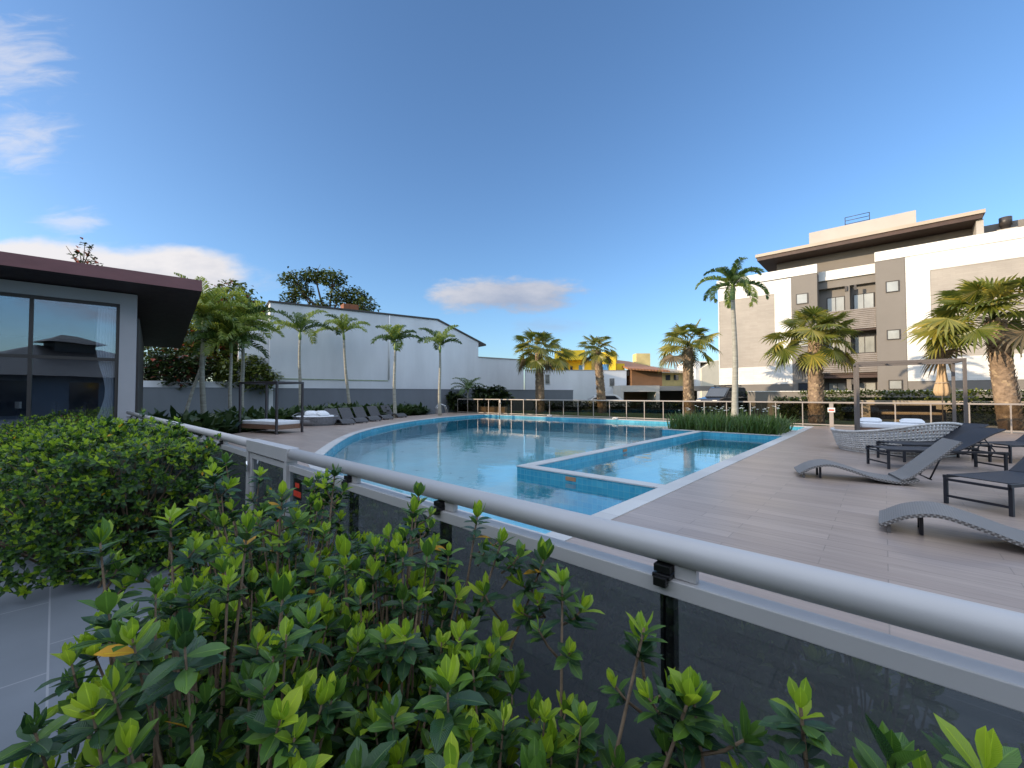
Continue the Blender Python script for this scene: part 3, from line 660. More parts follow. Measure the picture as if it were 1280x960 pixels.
# ------------------------------------------------------------------ houses beyond
def far_houses():
    Y = 60.0
    X = lambda x: (x - 640) / 515 * Y
    Z = lambda y: PY(640, y, Y).z
    G = thing('yellow_house', 'bright yellow two storey house with a recessed balcony behind the fan palms', 'house', (X(712), Y, 0), R(-16))
    x0 = X(712)
    def bx(name, mat, px0, px1, py0, py1, d0, d1, parent=G, xo=None):
        m = MB(); xx = x0 if xo is None else xo
        m.box(X(px0) - xx, X(px1) - xx, d0, d1, Z(py1) if py1 < 493 else 0, Z(py0)); return m.build(name, mat, parent)
    bx('wall', M['yellow'], 678, 738, 450, 500, 1.6, 9); bx('balcony_parapet', M['yellow'], 693, 730.5, 438, 450, 0, 1.6)
    bx('side_tower', M['yellow'], 748.5, 768, 441, 500, .4, 8); bx('stair_tower', pm('ochre_render', (.38, .29, .10), .85, .12, 1), 738.2, 748.3, 437, 500, 1.2, 8)
    bx('column', M['white_bright'], 728, 729.8, 449.9, 500, .2, .5); bx('column', M['white_bright'], 694, 696, 449.9, 500, .2, .5)
    bx('floor_slab', M['yellow'], 680, 738, 462.5, 466, -.2, 1.7)
    d = bx('door', M['window_blue'], 722, 728, 456, 464, 1.5, 1.6); bx('window', M['window_blue'], 681, 687, 458, 463, 1.5, 1.6)
    bx('window', M['window_dark'], 703, 708, 457, 462, 1.5, 1.6); bx('window', M['window_blue'], 752, 759, 456, 466, .3, .4); bx('window', M['window_dark'], 711, 714, 457, 462, 1.5, 1.6)
    m = MB(); m.add([Vector(p) for p in ((X(655) - x0, -.5, Z(453)), (X(694) - x0, -.5, Z(448.5)), (X(694) - x0, 7, Z(445)), (X(655) - x0, 7, Z(450)), (X(655) - x0, -.5, Z(455)), (X(694) - x0, -.5, Z(450.5)), (X(694) - x0, 7, Z(447)), (X(655) - x0, 7, Z(452)))],
        [(0, 1, 2, 3), (7, 6, 5, 4), (0, 4, 5, 1), (1, 5, 6, 2), (2, 6, 7, 3), (3, 7, 4, 0)]); m.build('roof', M['tile_pale'], G)
    bx('column', M['white_bright'], 661, 662.5, 453, 500, 0, .3)
    # brown house with terracotta roof
    xb = X(797); G2 = thing('tiled_house', 'brown house with a sloping terracotta tile roof beside the yellow house', 'house', (xb, Y - 2, 0), 0)
    def pb(name, mat, px0, px1, py0, py1, d0, d1): return bx(name, mat, px0, px1, py0, py1, d0, d1, G2, xb)
    pb('wall', M['brown_wall'], 786, 823, 462, 500, .5, 8); pb('side_wall', M['yellow'], 768.5, 779, 455, 500, 1.2, 8); pb('window', M['window_dark'], 779, 785, 463, 470, 1.2, 1.3)
    m = MB(); a = [(X(767) - xb, 7.5, Z(444)), (X(800) - xb, 7.5, Z(448)), (X(829) - xb, -.6, Z(464.5)), (X(779) - xb, -.6, Z(461.5))]
    m.add([Vector(p) for p in a] + [Vector((p[0], p[1], p[2] - .22)) for p in a], [(3, 2, 1, 0), (4, 5, 6, 7), (0, 1, 5, 4), (1, 2, 6, 5), (2, 3, 7, 6), (3, 0, 4, 7)]); m.build('roof', M['terracotta'], G2)
    # house with the big block chimney
    xc = X(835); G3 = thing('chimney_house', 'weathered yellow house with a thick block chimney right of the terracotta roof', 'house', (xc, Y + 4, 0), 0)
    def pc(name, mat, px0, px1, py0, py1, d0, d1): return bx(name, mat, px0, px1, py0, py1, d0, d1, G3, xc)
    pc('wall', M['yellow_pale'], 814, 868, 463, 500, 0, 8); pc('chimney', M['yellow_pale'], 810, 829, 437, 462, 1.5, 3.5)
    pc('window', M['window_dark'], 830, 840, 467, 476, -.08, 0); pc('window', M['window_dark'], 845, 851, 467, 474, -.08, 0); pc('window', M['window_dark'], 856, 862, 467, 474, -.08, 0)
    m = MB(); a = [(X(797) - xc, 6, Z(451)), (X(846) - xc, 6, Z(452)), (X(872) - xc, -1, Z(463)), (X(818) - xc, -1, Z(462))]
    m.add([Vector(p) for p in a] + [Vector((p[0], p[1], p[2] - .25)) for p in a], [(3, 2, 1, 0), (4, 5, 6, 7), (0, 1, 5, 4), (1, 2, 6, 5), (2, 3, 7, 6), (3, 0, 4, 7)]); m.build('roof', M['tile_pale'], G3)
    # cream gable house beside the apartment block
    xd = X(886); G4 = thing('cream_house', 'cream gabled house at the left end of the apartment building', 'house', (xd, Y, 0), 0)
    m = MB(); pr = [(X(877), 0), (X(904), 0), (X(904), Z(449)), (X(892), Z(452)), (X(877), Z(460.5))]; n = 5
    m.add([Vector((x - xd, 0, z)) for x, z in pr] + [Vector((x - xd, 8, z)) for x, z in pr], [tuple(range(n)), tuple(reversed(range(n, 2 * n)))] + [(i, n + i, n + (i + 1) % n, (i + 1) % n) for i in range(n)]); m.build('wall', pm('cream_render', (.68, .62, .50), .85, .05, 1), G4)
    m = MB(); m.box(X(871) - xd, X(876.9) - xd, .3, 8, 0, Z(453)); m.build('side_wall', M['white'], G4)
    m = MB(); m.box(X(870.5) - xd, X(904) - xd, .8, 8, Z(452.3), Z(451)); m.build('roof', M['white_bright'], G4)
    # low gatehouse / carport
    Y2 = 38.0; X2 = lambda x: (x - 640) / 515 * Y2; Z2 = lambda y: PY(640, y, Y2).z
    xg = X2(800); G5 = thing('gatehouse', 'low white flat roofed gatehouse with an open front below the tiled house', 'building', (xg, Y2, 0), 0)
    def pg(name, mat, px0, px1, z0, z1, d0, d1):
        m = MB(); m.box(X2(px0) - xg, X2(px1) - xg, d0, d1, z0, z1); return m.build(name, mat, G5)
    cr = pm('ivory_render', (.66, .61, .54), .8, .04, 1)
    pg('frame', cr, 776.5, 824.5, 1.85, 2.42, 0, 3); pg('column', cr, 776.5, 779.5, 0, 1.849, 0, 3); pg('column', cr, 820, 824.5, 0, 1.849, 0, 3); pg('back_wall', M['brown_wall'], 779.6, 819.9, 0, 1.849, 2.5, 2.9)
    pg('roof_slab', M['taupe_light'], 824.6, 898, 1.95, 2.38, .4, 5); pg('column', M['taupe_light'], 862, 866, 0, 1.949, 1, 1.4); pg('rear_panel', M['frame_dark'], 826, 897, 0, 1.949, 4.2, 4.6)
far_houses()

# ------------------------------------------------------------------ pavilion on the left
def pavilion():
    rz = math.atan2(0.657, 0.753); O = (-10.5, 11.3, 0)
    P = thing('pavilion', 'glazed pavilion with a maroon edged overhanging roof behind the hedge', 'building', O, rz)
    def w(name, mat, boxes, bevel=0, parent=None):
        m = MB()
        for b in boxes: m.box(*b)
        return m.build(name, mat, parent or P, bevel=bevel)
    # roof: mono-pitch, higher at the front, x along facade, y into the building
    def slab(x0, x1, y0, y1, zt0, zt1, th, mats):
        m = MB(); vs = [Vector(p) for p in ((x0, y0, zt0 - th), (x1, y0, zt0 - th), (x1, y1, zt1 - th), (x0, y1, zt1 - th), (x0, y0, zt0), (x1, y0, zt0), (x1, y1, zt1), (x0, y1, zt1))]
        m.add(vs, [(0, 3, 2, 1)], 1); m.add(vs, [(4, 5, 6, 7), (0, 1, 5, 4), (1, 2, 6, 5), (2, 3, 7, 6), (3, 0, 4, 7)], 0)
        return m.build('roof', mats, P)
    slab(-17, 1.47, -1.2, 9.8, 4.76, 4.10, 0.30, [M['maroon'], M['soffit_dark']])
    w('column', pm('light_grey_render', (.42, .41, .42), .8, .06, 1, .1, 20), [(-.22, .12, 0, .35, 0, 4.36)])
    w('lintel', pm('grey_render_band', (.40, .40, .41), .8, .05, 1, .1, 20), [(-16, -.222, 0, .3, 4.06, 4.36)])
    w('side_wall', M['frame_dark'], [(.0, .17, .352, 9.0, 0, 3.75)])
    fr = [(-16, -.225, .04, .14, 3.98, 4.057), (-.29, -.223, .04, .14, .06, 3.978), (-16, -.292, .05, .13, 2.50, 2.58), (-16, -.292, .05, .13, .06, .14)]
    for x in (-1.81, -4.0, -6.2, -8.4): fr += [(x - .035, x + .035, .045, .135, .142, 2.498), (x - .035, x + .035, .045, .135, 2.582, 3.978)]
    w('window_frame', M['frame_dark'], fr)
    xs = [-.292, -1.775, -3.965, -6.165, -8.365, -16]; ps = [-1.845, -4.035, -6.235, -8.435]
    for i in range(5):
        x1 = xs[i] if i == 0 else xs[i] - .07; x0 = xs[i + 1]
        w('window', M['glass_pav'], [(x0 + .002, x1 - .002, .08, .09, .143, 2.497), (x0 + .002, x1 - .002, .08, .09, 2.583, 3.977)])
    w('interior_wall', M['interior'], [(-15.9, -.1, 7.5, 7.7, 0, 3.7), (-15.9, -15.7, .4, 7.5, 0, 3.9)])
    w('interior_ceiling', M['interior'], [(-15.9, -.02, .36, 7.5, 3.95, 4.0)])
    w('floor', pm('dark_floor', (.07, .065, .06), .4, .1, 2), [(-16, -.02, .15, 7.5, -.1, .06)])
    # curtain gathered at the right end of the window
    m = MB(); vs = []; nx, nzz = 40, 16
    for j in range(nzz + 1):
        t = j / nzz; z = .07 + t * 3.85
        wd = .40 - .24 * math.exp(-((t - .42) / .20) ** 2) + .16 * max(0, .3 - t) - .16 * max(0, t - .6)
        for i in range(nx + 1):
            s = i / nx; vs.append(Vector((-.32 - s * wd, .24 + .05 * math.sin(s * 38) * (.5 + .5 * abs(t - .4)), z)))
    m.add(vs, [(j * (nx + 1) + i, j * (nx + 1) + i + 1, (j + 1) * (nx + 1) + i + 1, (j + 1) * (nx + 1) + i) for j in range(nzz) for i in range(nx)], smooth=True)
    c = m.build('curtain', M['curtain'], None, O, rz); sol = c.modifiers.new('thick', 'SOLIDIFY'); sol.thickness = .006
    tag(c, 'white curtain tied in the middle inside the pavilion window', 'curtain')
    # gym corner inside
    Mx = Matrix.Translation(O) @ Matrix.Rotation(rz, 4, 'Z')
    k = thing('weight_rack', 'black weight rack with red plates inside the pavilion beside the curtain', 'weight rack', Mx @ Vector((-1.25, 1.5, .06)), rz)
    m = MB()
    for x in (-.3, .3): m.box(x - .03, x + .03, -.2, .2, 0, 1.3)
    for z in (.3, .7, 1.1): m.box(-.3, .3, -.18, .18, z - .02, z)
    m.build('rack_frame', M['black_metal'], k)
    for z in (.38, .78):
        for x in (-.2, -.05, .1):
            m = MB(); m.tube([(x, 0, z + .05), (x + .07, 0, z + .05)], .13, 16); m.build('weight_plate', M['red'], k)
    b = thing('exercise_bike', 'dark exercise bike with a white console behind the pavilion glass', 'exercise bike', Mx @ Vector((-2.6, 1.7, .06)), rz + .5)
    m = MB(); m.tube([(-.5, 0, .05), (.5, 0, .05)], .035, 8); m.tube([(-.25, 0, .05), (-.3, 0, .95)], .04, 8); m.tube([(.3, 0, .05), (.42, 0, 1.15)], .04, 8); m.tube([(-.27, 0, .45), (.35, 0, .55)], .05, 8); m.build('frame', M['black_metal'], b)
    m = MB(); m.tube([(.25, -.04, .4), (.25, .04, .4)], .26, 24); m.build('flywheel', M['black'], b)
    m = MB(); m.lathe([(.0, .96), (.11, .97), (.13, 1.02), (.0, 1.05)], 12, (-.3, 0, 0)); m.build('saddle', M['black'], b)
    m = MB(); m.tube([(.42, -.25, 1.12), (.42, 0, 1.15), (.42, .25, 1.12)], .02, 8); m.build('handlebar', M['black_metal'], b)
    m = MB(); m.box(.36, .40, -.12, .12, 1.16, 1.34); m.build('console', M['white_bright'], b)
    s = thing('bench', 'long low white bench inside the pavilion', 'bench', Mx @ Vector((-4.6, 2.2, .06)), rz)
    m = MB(); m.box(-1.9, 1.5, -.25, .25, .38, .50); m.build('seat', M['white_bright'], s, bevel=.02)
    for x in (-1.7, 1.3): m = MB(); m.box(x - .05, x + .05, -.2, .2, 0, .38); m.build('leg', M['white_bright'], s)
pavilion()

# buildings outside the frame: one is mirrored in the pavilion glass, the other is added to shade the pool
def outside_buildings():
    H = thing('hip_roof_house', 'dark hip roofed house with a small roof lantern mirrored in the pavilion glass', 'house', (8, -17, 0), R(15))
    m = MB(); m.box(-7, 7, -5, 5, 0, 2.9); m.build('wall', M['grey_wall'], H)
    def hip(m, x, y, z0, z1, rx): 
        vs = [Vector(p) for p in ((-x, -y, z0), (x, -y, z0), (x, y, z0), (-x, y, z0), (-rx, 0, z1), (rx, 0, z1))]
        m.add(vs, [(3, 2, 1, 0), (0, 1, 5, 4), (1, 2, 5), (2, 3, 4, 5), (3, 0, 4)])
    m = MB(); hip(m, 8, 6, 2.9, 5.4, 2); m.build('roof', M['frame_dark'], H)
    m = MB(); m.box(-1.2, 1.2, -1.0, 1.0, 4.9, 5.7); hip(m, 1.8, 1.5, 5.7, 6.4, .5); m.build('roof_lantern', M['frame_dark'], H)
    for x in (-4.5, -1, 3):
        m = MB(); m.box(x - .8, x + .8, 4.95, 5.04, .2, 2.5); m.build('window', M['window_dark'], H)
    d = Vector((-0.759, 0.651, 0)); mid = Vector((-36.5, 7.0, 0))
    A = thing('shade_block', 'unseen plain grey block added left of the pavilion to shade the pool', 'building', mid, math.atan2(d.y, d.x))
    m = MB(); m.box(-60, 24, .3, 12, 0, 11.5); m.build('wall', M['taupe'], A)
    m = MB(); m.box(-60.3, 24.3, 0, 12.3, 11.51, 11.8); m.build('roof', M['roof_brown'], A)
    for z in (1, 4, 7, 10):
        for x in range(-56, 24, 8):
            m = MB(); m.box(x, x + 2, .22, .31, z, z + 1.4); m.build('window', M['window_glass'], A)
outside_buildings()

# ------------------------------------------------------------------ trees and palms
def rot_to(d, up=Vector((0, 0, 1))):
    d = d.normalized(); s = d.cross(up)
    if s.length < 1e-4: s = Vector((1, 0, 0))
    s.normalize(); return d, s, s.cross(d).normalized()
def frond(mb, base, az, el, L, droop, leafl, nl, m=0, rach=None, width=.022, vee=0.5):
    """A feather leaf: curved rachis carrying two rows of drooping leaflets."""
    pts = []; p = Vector(base); e = el; ds = L / 9
    for i in range(10):
        pts.append(p.copy()); d = Vector((math.cos(az) * math.cos(e), math.sin(az) * math.cos(e), math.sin(e))); p = p + d * ds; e -= droop / 9 * (0.4 + 1.2 * i / 9)
    mb.tube(pts, [.028 - .0026 * i for i in range(10)], 4, m if rach is None else rach, cap=False)
    for k in range(nl):
        t = 0.14 + 0.86 * (k + U(-.3, .3)) / nl; t = min(max(t, .1), .995); x = t * 9; i = min(8, int(x)); f = x - i
        p = pts[i].lerp(pts[i + 1], f); d = (pts[i + 1] - pts[i]).normalized()
        _, s, n = rot_to(d)
        ll = leafl * (math.sin(math.pi * (0.18 + 0.78 * t)) ** 0.7) * U(.85, 1.1)
        for sd in (-1, 1):
            dr = (s * sd * U(.75, .95) + d * U(.45, .75) + n * (vee * U(.2, 1.0))).normalized()
            q = p + dr * ll * .5; tip = p + dr * ll * .85 + Vector((0, 0, -ll * U(.28, .5)))
            wv = d.cross(dr).cross(dr).normalized() * width
            mb.add([p - wv * .4, p + wv * .4, q + wv, q - wv, tip], [(0, 1, 2, 3), (3, 2, 4)], m)
def feather_palm(label, base, top, crown_h, nf, L, leafl, r, lean=0.0, seed=1, group='slender feather palms', droop=1.5, name='feather_palm', el0=(.1, 1.25), nl=26, width=.024, mix=.4, vee=.5):
    rnd.seed(seed)
    base = Vector(base); top = Vector(top)
    T = thing(name, label, 'palm tree', base, 0, group)
    rel = top - base; m = MB(); pts = []; rr = []
    for i in range(13):
        t = i / 12; wob = Vector((math.sin(t * 3.1 + seed), math.cos(t * 2.3 + seed), 0)) * .05 * r / .08 * math.sin(math.pi * t)
        pts.append(Vector((rel.x * t, rel.y * t, rel.z * t)) + wob); rr.append(r * (1.35 - .55 * t + .35 * max(0, .12 - t) / .12))
    m.tube(pts, rr, 12); m.build('trunk', M['trunk_palm'], T)
    dirv = Vector((rel.x, rel.y, rel.z)).normalized()
    m = MB(); e = rel + dirv * crown_h; m.tube([rel - dirv * .05, rel + dirv * crown_h * .4, e], [r * .85, r * 1.05, r * .45], 10); m.build('crownshaft', M['shaft'], T)
    m = MB(); az = U(0, 6)
    for i in range(nf):
        az += 2.4 + U(-.2, .2); el = el0[0] + (el0[1] - el0[0]) * ((i + .5) / nf)
        frond(m, e - dirv * .12, az, el, L * U(.85, 1.1), droop * U(.8, 1.2), leafl, nl, 0 if U(0, 1) > mix else 1, width=width, vee=vee)
    m.build('crown', [M['feather_a'], M['feather_b']], T)
    return T
def fan_leaf(mb, base, az, el, pl, R_, nseg, m, sag):
    """A palmate leaf: petiole, pleated inner blade, free pointed segments all round, the outer ones hanging."""
    d = Vector((math.cos(az) * math.cos(el), math.sin(az) * math.cos(el), math.sin(el)))
    mid = base + d * pl * .55 + Vector((0, 0, .05)); c = base + d * pl + Vector((0, 0, -sag * .16))
    mb.tube([base, mid, c], [.028, .018, .012], 4, m, cap=False)
    d2 = (c - mid).normalized(); _, s, n = rot_to(d2)
    tl = U(.1, .75); rl = U(-.5, .5)
    d2, n = (d2 * math.cos(tl) - n * math.sin(tl)), (n * math.cos(tl) + d2 * math.sin(tl))
    s, n = (s * math.cos(rl) + n * math.sin(rl)), (n * math.cos(rl) - s * math.sin(rl))
    cup = U(.05, .35)
    for k in range(nseg):
        a = -2.35 + 4.7 * (k + .5) / nseg; da = 4.7 / nseg * .5
        def dirn(x): return (d2 * math.cos(x) + s * math.sin(x) - n * cup * abs(math.sin(x * .5))).normalized()
        l = R_ * (0.78 + .22 * math.cos(a * .7)) * U(.88, 1.08); ba = dirn(a)
        p1a = c + dirn(a - da) * l * .52; p1b = c + dirn(a + da) * l * .52; p1 = c + ba * l * .54 - n * .05 * R_
        dn = Vector((0, 0, -1)) * l * (.04 + sag * .10) * U(.5, 1.5); ws = U(.42, .6)
        p2a = c + dirn(a - da * ws) * l * .78 + dn * .4; p2b = c + dirn(a + da * ws) * l * .78 + dn * .4
        tip = c + ba * l * 1.02 + dn * 1.6
        mb.add([c, p1a, p1, p1b, p2a, p2b, tip], [(0, 1, 2), (0, 2, 3), (1, 4, 2), (2, 4, 5), (2, 5, 3), (4, 6, 5)], m)
def fan_palm(label, base, top, r0, r1, R_, nl, seed, squash=1.0, low=-.55, tilt=(0, 0), clump=()):
    rnd.seed(seed); base = Vector(base); top = Vector(top); rel = top - base
    T = thing('fan_palm', label, 'palm tree', base, 0, 'fan palms beyond the pool fence')
    m = MB(); pts = [rel * (i / 10) + Vector((math.sin(i * .5 + seed) * .04, 0, 0)) for i in range(11)]
    rr = [r0 + (r1 - r0) * i / 10 for i in range(11)]
    m.tube(pts, rr, 14)
    # old leaf bases: a spiral of upward pointing wedges
    H = rel.length; rows = int(H / .13); up = rel.normalized()
    for j in range(rows):
        t = (j + .5) / rows; c = rel * t; r = r0 + (r1 - r0) * t; k = 9
        for i in range(k):
            a = 2 * math.pi * (i + .5 * (j % 2)) / k + U(-.12, .12) + j * .08
            o = Vector((math.cos(a), math.sin(a), 0)); s = Vector((-math.sin(a), math.cos(a), 0)); l = U(.14, .24); w = r * .33
            p = c + o * r * .93
            tipc = p + up * l + o * U(.03, .10)
            m.add([p - s * w, p + s * w, tipc + s * w * .45, tipc - s * w * .45, p + up * l * .5 + o * .055], [(0, 1, 4), (1, 2, 4), (2, 3, 4), (3, 0, 4)], 0 if U(0, 1) > .3 else 1)
    m.build('trunk', [M['trunk_boot'], pm('pale_leaf_base', (.42, .31, .20), .9, .25, 8)], T)
    m = MB(); az = U(0, 6)
    for i in range(nl):
        az += 2.399 + U(-.25, .25); f = (i + .5) / nl; el = low + (1.40 - low) * f ** 1.05 + U(-.18, .18); fl = .62 + .38 * math.cos(el)
        mm = 0 if U(0, 1) > .38 else 1
        if f < .07: mm = 2
        if (math.cos(az) * tilt[0] + math.sin(az) * tilt[1]) > .25 and f < .5: el += .35
        fan_leaf(m, rel + up * (.0 + .3 * f), az, el, R_ * U(.46, .74) * fl, R_ * U(.36, .45) * (.6 + .4 * fl), 22, mm, .3 + .8 * (1 - f))
    for az, el, k in clump:
        fan_leaf(m, rel + up * .1, az, el, R_ * .66 * k, R_ * .46, 22, 1, .8)
    m.build('crown', [M['fan_a'], M['fan_b'], M['fan_dead']], T)
def leaf_cloud(mb, blobs, n, size, mats, shell=.35):
    """Leaf sprays through the crown: each a small bent quad pair, denser toward the outside of each clump."""
    tot = sum(b[1] ** 2 for b in blobs)
    for c, r, sq in [(b[0], b[1], b[2] if len(b) > 2 else .8) for b in blobs]:
        k = int(n * r * r / tot); c = Vector(c)
        for _ in range(k):
            d = Vector((rnd.gauss(0, 1), rnd.gauss(0, 1), rnd.gauss(0, 1))).normalized(); rr = r * (U(shell, 1) ** .6) * U(.85, 1.12)
            p = c + Vector((d.x * rr, d.y * rr, d.z * rr * sq))
            t = Vector((rnd.gauss(0, 1), rnd.gauss(0, 1), rnd.gauss(0, .6))).normalized(); _, s, nn = rot_to(t)
            l = size * U(.6, 1.4); w = l * U(.28, .45)
            m = rnd.choice(mats)
            mb.add([p, p + t * l * .5 + s * w + nn * .1 * l, p + t * l - Vector((0, 0, .15 * l)), p + t * l * .5 - s * w + nn * .1 * l], [(0, 1, 2, 3)], m)
def tree(name, label, base, H, blobs, n, size, mats, matlist, trunk_r=.2, group=None, cat='tree', shell=.35, limbs=True):
    T = thing(name, label, cat, base, 0, group); m = MB(); cz = min(b[0][2] for b in blobs)
    m.tube([(0, 0, 0), (.05, .02, cz * .5), (0, 0, cz)], [trunk_r, trunk_r * .8, trunk_r * .55], 9)
    if limbs:
        for b in blobs:
            c = Vector(b[0]); s = Vector((0, 0, cz * U(.6, .95))); mid = s.lerp(c, .5) + Vector((0, 0, -.15 * (c - s).length * U(.3, 1)))
            m.tube([s, mid, c, c + Vector((U(-.3, .3), U(-.3, .3), b[1] * .5))], [trunk_r * .5, trunk_r * .32, trunk_r * .16, .02], 6)
            for _ in range(3):
                q = c + Vector((U(-1, 1), U(-1, 1), U(-.4, .9))) * b[1] * .8; m.tube([mid.lerp(c, .6), c.lerp(q, .5) + Vector((0, 0, .1)), q], [trunk_r * .16, trunk_r * .1, .012], 5)
    m.build('trunk', M['bark'], T)
    m = MB(); leaf_cloud(m, blobs, n, size, mats, shell); m.build('crown', matlist, T); return T

# the four slender palms along the white house wall
D = DECK_Z
for i, (px, py_b, pct, Yd, L, lab) in enumerate((
        (375, 520, 424, 25.5, 2.0, 'slender palm just right of the tall daybed, in front of the white wall'),
        (438, 508, 424, 28.0, 1.75, 'slender palm behind the row of dark loungers, with a slightly bowed trunk'),
        (494, 520, 437, 26.0, 1.75, 'slender palm left of the white downpipe end, foot nearest the pool edge'),
        (550, 513, 440, 28.5, 1.75, 'slender palm nearest the pool ladder, rightmost along the white wall'))):
    b = PY(px, py_b, Yd); b.z = 0.05; t = PY(px + (-8 if i == 1 else 0), pct, Yd)
    feather_palm(lab, b, t, .55, 9, L * U(1.0, 1.2), .68, .085, seed=20 + i, droop=1.6, el0=(.3, 1.35), nl=44, width=.030, mix=.45, vee=.9)
# taller clump of palms at the left
for i, (px, pct, Yd, L, r, lab) in enumerate((
        (255, 410, 19.5, 2.3, .10, 'tall bushy palm nearest the pavilion roof, with a pale stout trunk'),
        (289, 440, 19.8, 1.7, .07, 'lower yellow green palm between two taller palms left of the daybed'),
        (303, 418, 21.5, 2.0, .085, 'tall palm standing just behind the left post of the black daybed'))):
    b = PY(px, 525, Yd); b.z = 0.0; t = PY(px, pct, Yd)
    feather_palm(lab, b, t, .6, 24, L, .72, r, seed=40 + i, droop=1.3, el0=(-.1, 1.45), nl=44, width=.026, mix=.75, vee=1.2)
b = PY(226, 512, 18.5); b.z = 0; t = PY(262, 430, 20.5)
feather_palm('leaning palm with a thin slanting trunk left of the tall bushy palm', b, t, .4, 9, 1.5, .5, .06, seed=47, droop=1.3)
# tall palm in the planter
b = PA(18.2, -5.3, D); b = PZ(919, 530, .12); t = PY(916, 374, b.y)
feather_palm('tall palm rising from the grassy planter at the pool corner', b, t, .8, 15, 1.85, .48, .12, seed=63, droop=2.1, el0=(-.25, 1.5), nl=64, width=.024, mix=.35, vee=1.3)
# small palm and shrubs by the far end of the white wall
feather_palm('small low palm among dark shrubs at the left end of the far glass fence', (PY(585, 500, 33).x, 33, 0), PY(585, 490, 33), .3, 11, 1.7, .5, .06, seed=71, group='small garden palms', droop=1.5, el0=(.2, 1.3), name='garden_palm', mix=.2)
rnd.seed(5)
for px, zt, s, lab in ((604, 2.3, .9, 'dark spiky shrub right of the small low palm'), (622, 2.4, .85, 'dark bushy shrub nearest the pale boundary wall corner'), (572, 1.9, .8, 'dark low shrub left of the small garden palm')):
    p = PY(px, 500, 33.3); p.z = 0
    tree('garden_shrub', lab, p, 2, [((0, 0, zt - .9), s, 1.0), ((.5, 0, zt - 1.2), s * .8, .9), ((-.4, .1, zt - .6), s * .6, 1.0)], 900, .32, [0, 0, 1], [M['tree_dark'], M['tree_a']], .05, 'shrubs at the fence end', 'shrub')
# fan palms beyond the fence
fp = lambda x, y, Y: PY(x, y, Y)
def gb(x, Y, z=.12): p = PY(x, 500, Y); p.z = z; return p
fan_palm('thick trunked fan palm farthest left of the fan palms, before the yellow house', gb(675, 33.5), fp(674, 442, 33.5), .36, .30, 2.55, 32, 81, low=-.5, clump=((-.2, .05, 1.2), (-.5, -.3, 1.1)))
fan_palm('fan palm with a compact crown in front of the yellow side tower', gb(753, 33), fp(747, 440, 33), .34, .27, 1.9, 26, 82, low=-.4)
fan_palm('fan palm standing just left of the tall planter palm', gb(861, 27.5), fp(860, 436, 27.5), .34, .28, 2.35, 27, 83, low=-.45)
fan_palm('fan palm in front of the louvred balconies of the apartment building', gb(1020, 21), fp(1019, 428, 21), .33, .27, 2.35, 32, 84, low=-.5, clump=((2.4, -.35, 1.0), (2.8, .0, 1.15), (.6, .75, 1.2)))
fan_palm('massive leaning fan palm at the right edge with the broadest crown', gb(1264, 17), fp(1243, 402, 17.3), .36, .30, 2.6, 36, 85, low=-.45, clump=((2.7, -.25, 1.05), (2.95, -.1, 1.2), (3.1, .1, 1.1), (2.5, .15, 1.0)))

# trees behind the garden wall
rnd.seed(9)
def at(px, Y, z=0): p = PY(px, 500, Y); p.z = z; return p
zt = lambda y, Y: PY(640, y, Y).z
tree('flowering_tree', 'bushy tree dotted with red blooms behind the tall left palms', at(268, 29), 9, [((-1.2, 0, 6.2), 2.4), ((1.2, .5, 7.2), 2.1), ((-3.0, .4, 4.4), 2.3), ((.6, -.3, 4.3), 2.4), ((2.3, .2, 5.3), 2.1), ((1.2, 0, 8.4), 1.4, 1.0), ((.1, 0, 5.6), 2.3)], 11000, .30, [0, 0, 1, 1, 0, 1, 1, 0, 1, 0, 2], [M['tree_a'], M['tree_b'], M['flower']], .22, 'trees behind the garden wall')
tree('evergreen_tree', 'dark green tree close to the white house corner', at(312, 31), 8, [((0, 0, 6.4), 1.6, 1.0), ((.8, 0, 5.2), 1.5), ((-.6, .3, 7.6), 1.2), ((1.0, .3, 7.4), 1.3), ((.4, -.3, 3.6), 1.9)], 5200, .28, [0, 0, 0, 1], [M['tree_dark'], M['tree_a']], .2, 'trees behind the garden wall')
tree('flowering_shrub', 'dark shrub with scattered red flowers under the pavilion eaves', at(205, 25.5), 5, [((-1.8, 0, 2.6), 1.3), ((-.3, .4, 2.8), 1.3), ((1.2, 0, 2.9), 1.25), ((.2, 0, 3.7), 1.0), ((1.9, .2, 3.4), 1.0)], 3600, .26, [0, 0, 1, 0, 1, 1, 0, 0, 1, 0, 2], [M['tree_dark'], M['tree_a'], M['flower']], .12, 'trees behind the garden wall', 'shrub')
tree('bright_shrub', 'light green shrub behind the daybed and garden wall', at(310, 27), 4, [((-1.0, 0, 2.9), 1.3), ((.7, 0, 2.7), 1.2), ((0, .3, 3.6), .9)], 2400, .24, [0, 1, 1], [M['tree_a'], M['tree_b']], .1, 'trees behind the garden wall', 'shrub')
tree('spreading_tree', 'wide airy tree rising above the white house roof', at(408, 50), 15, [((-4.2, 0, zt(350, 50)), 1.7, .7), ((-1.8, .5, zt(344, 50)), 1.7, .6), ((.6, 0, zt(349, 50)), 1.9, .6), ((-3.2, 0, zt(365, 50)), 1.7, .7), ((3.0, .3, zt(370, 50)), 1.8, .7), ((4.6, -.3, zt(383, 50)), 1.7, .7), ((1.5, 0, zt(372, 50)), 1.8, .7), ((-4.6, 0, zt(374, 50)), 1.2, .8), ((-1, 0, zt(384, 50)), 1.4, .7)], 4200, .36, [0, 1, 2, 1], [M['tree_dark'], M['tree_a'], M['tree_b']], .4, 'trees behind the garden wall', shell=.2)
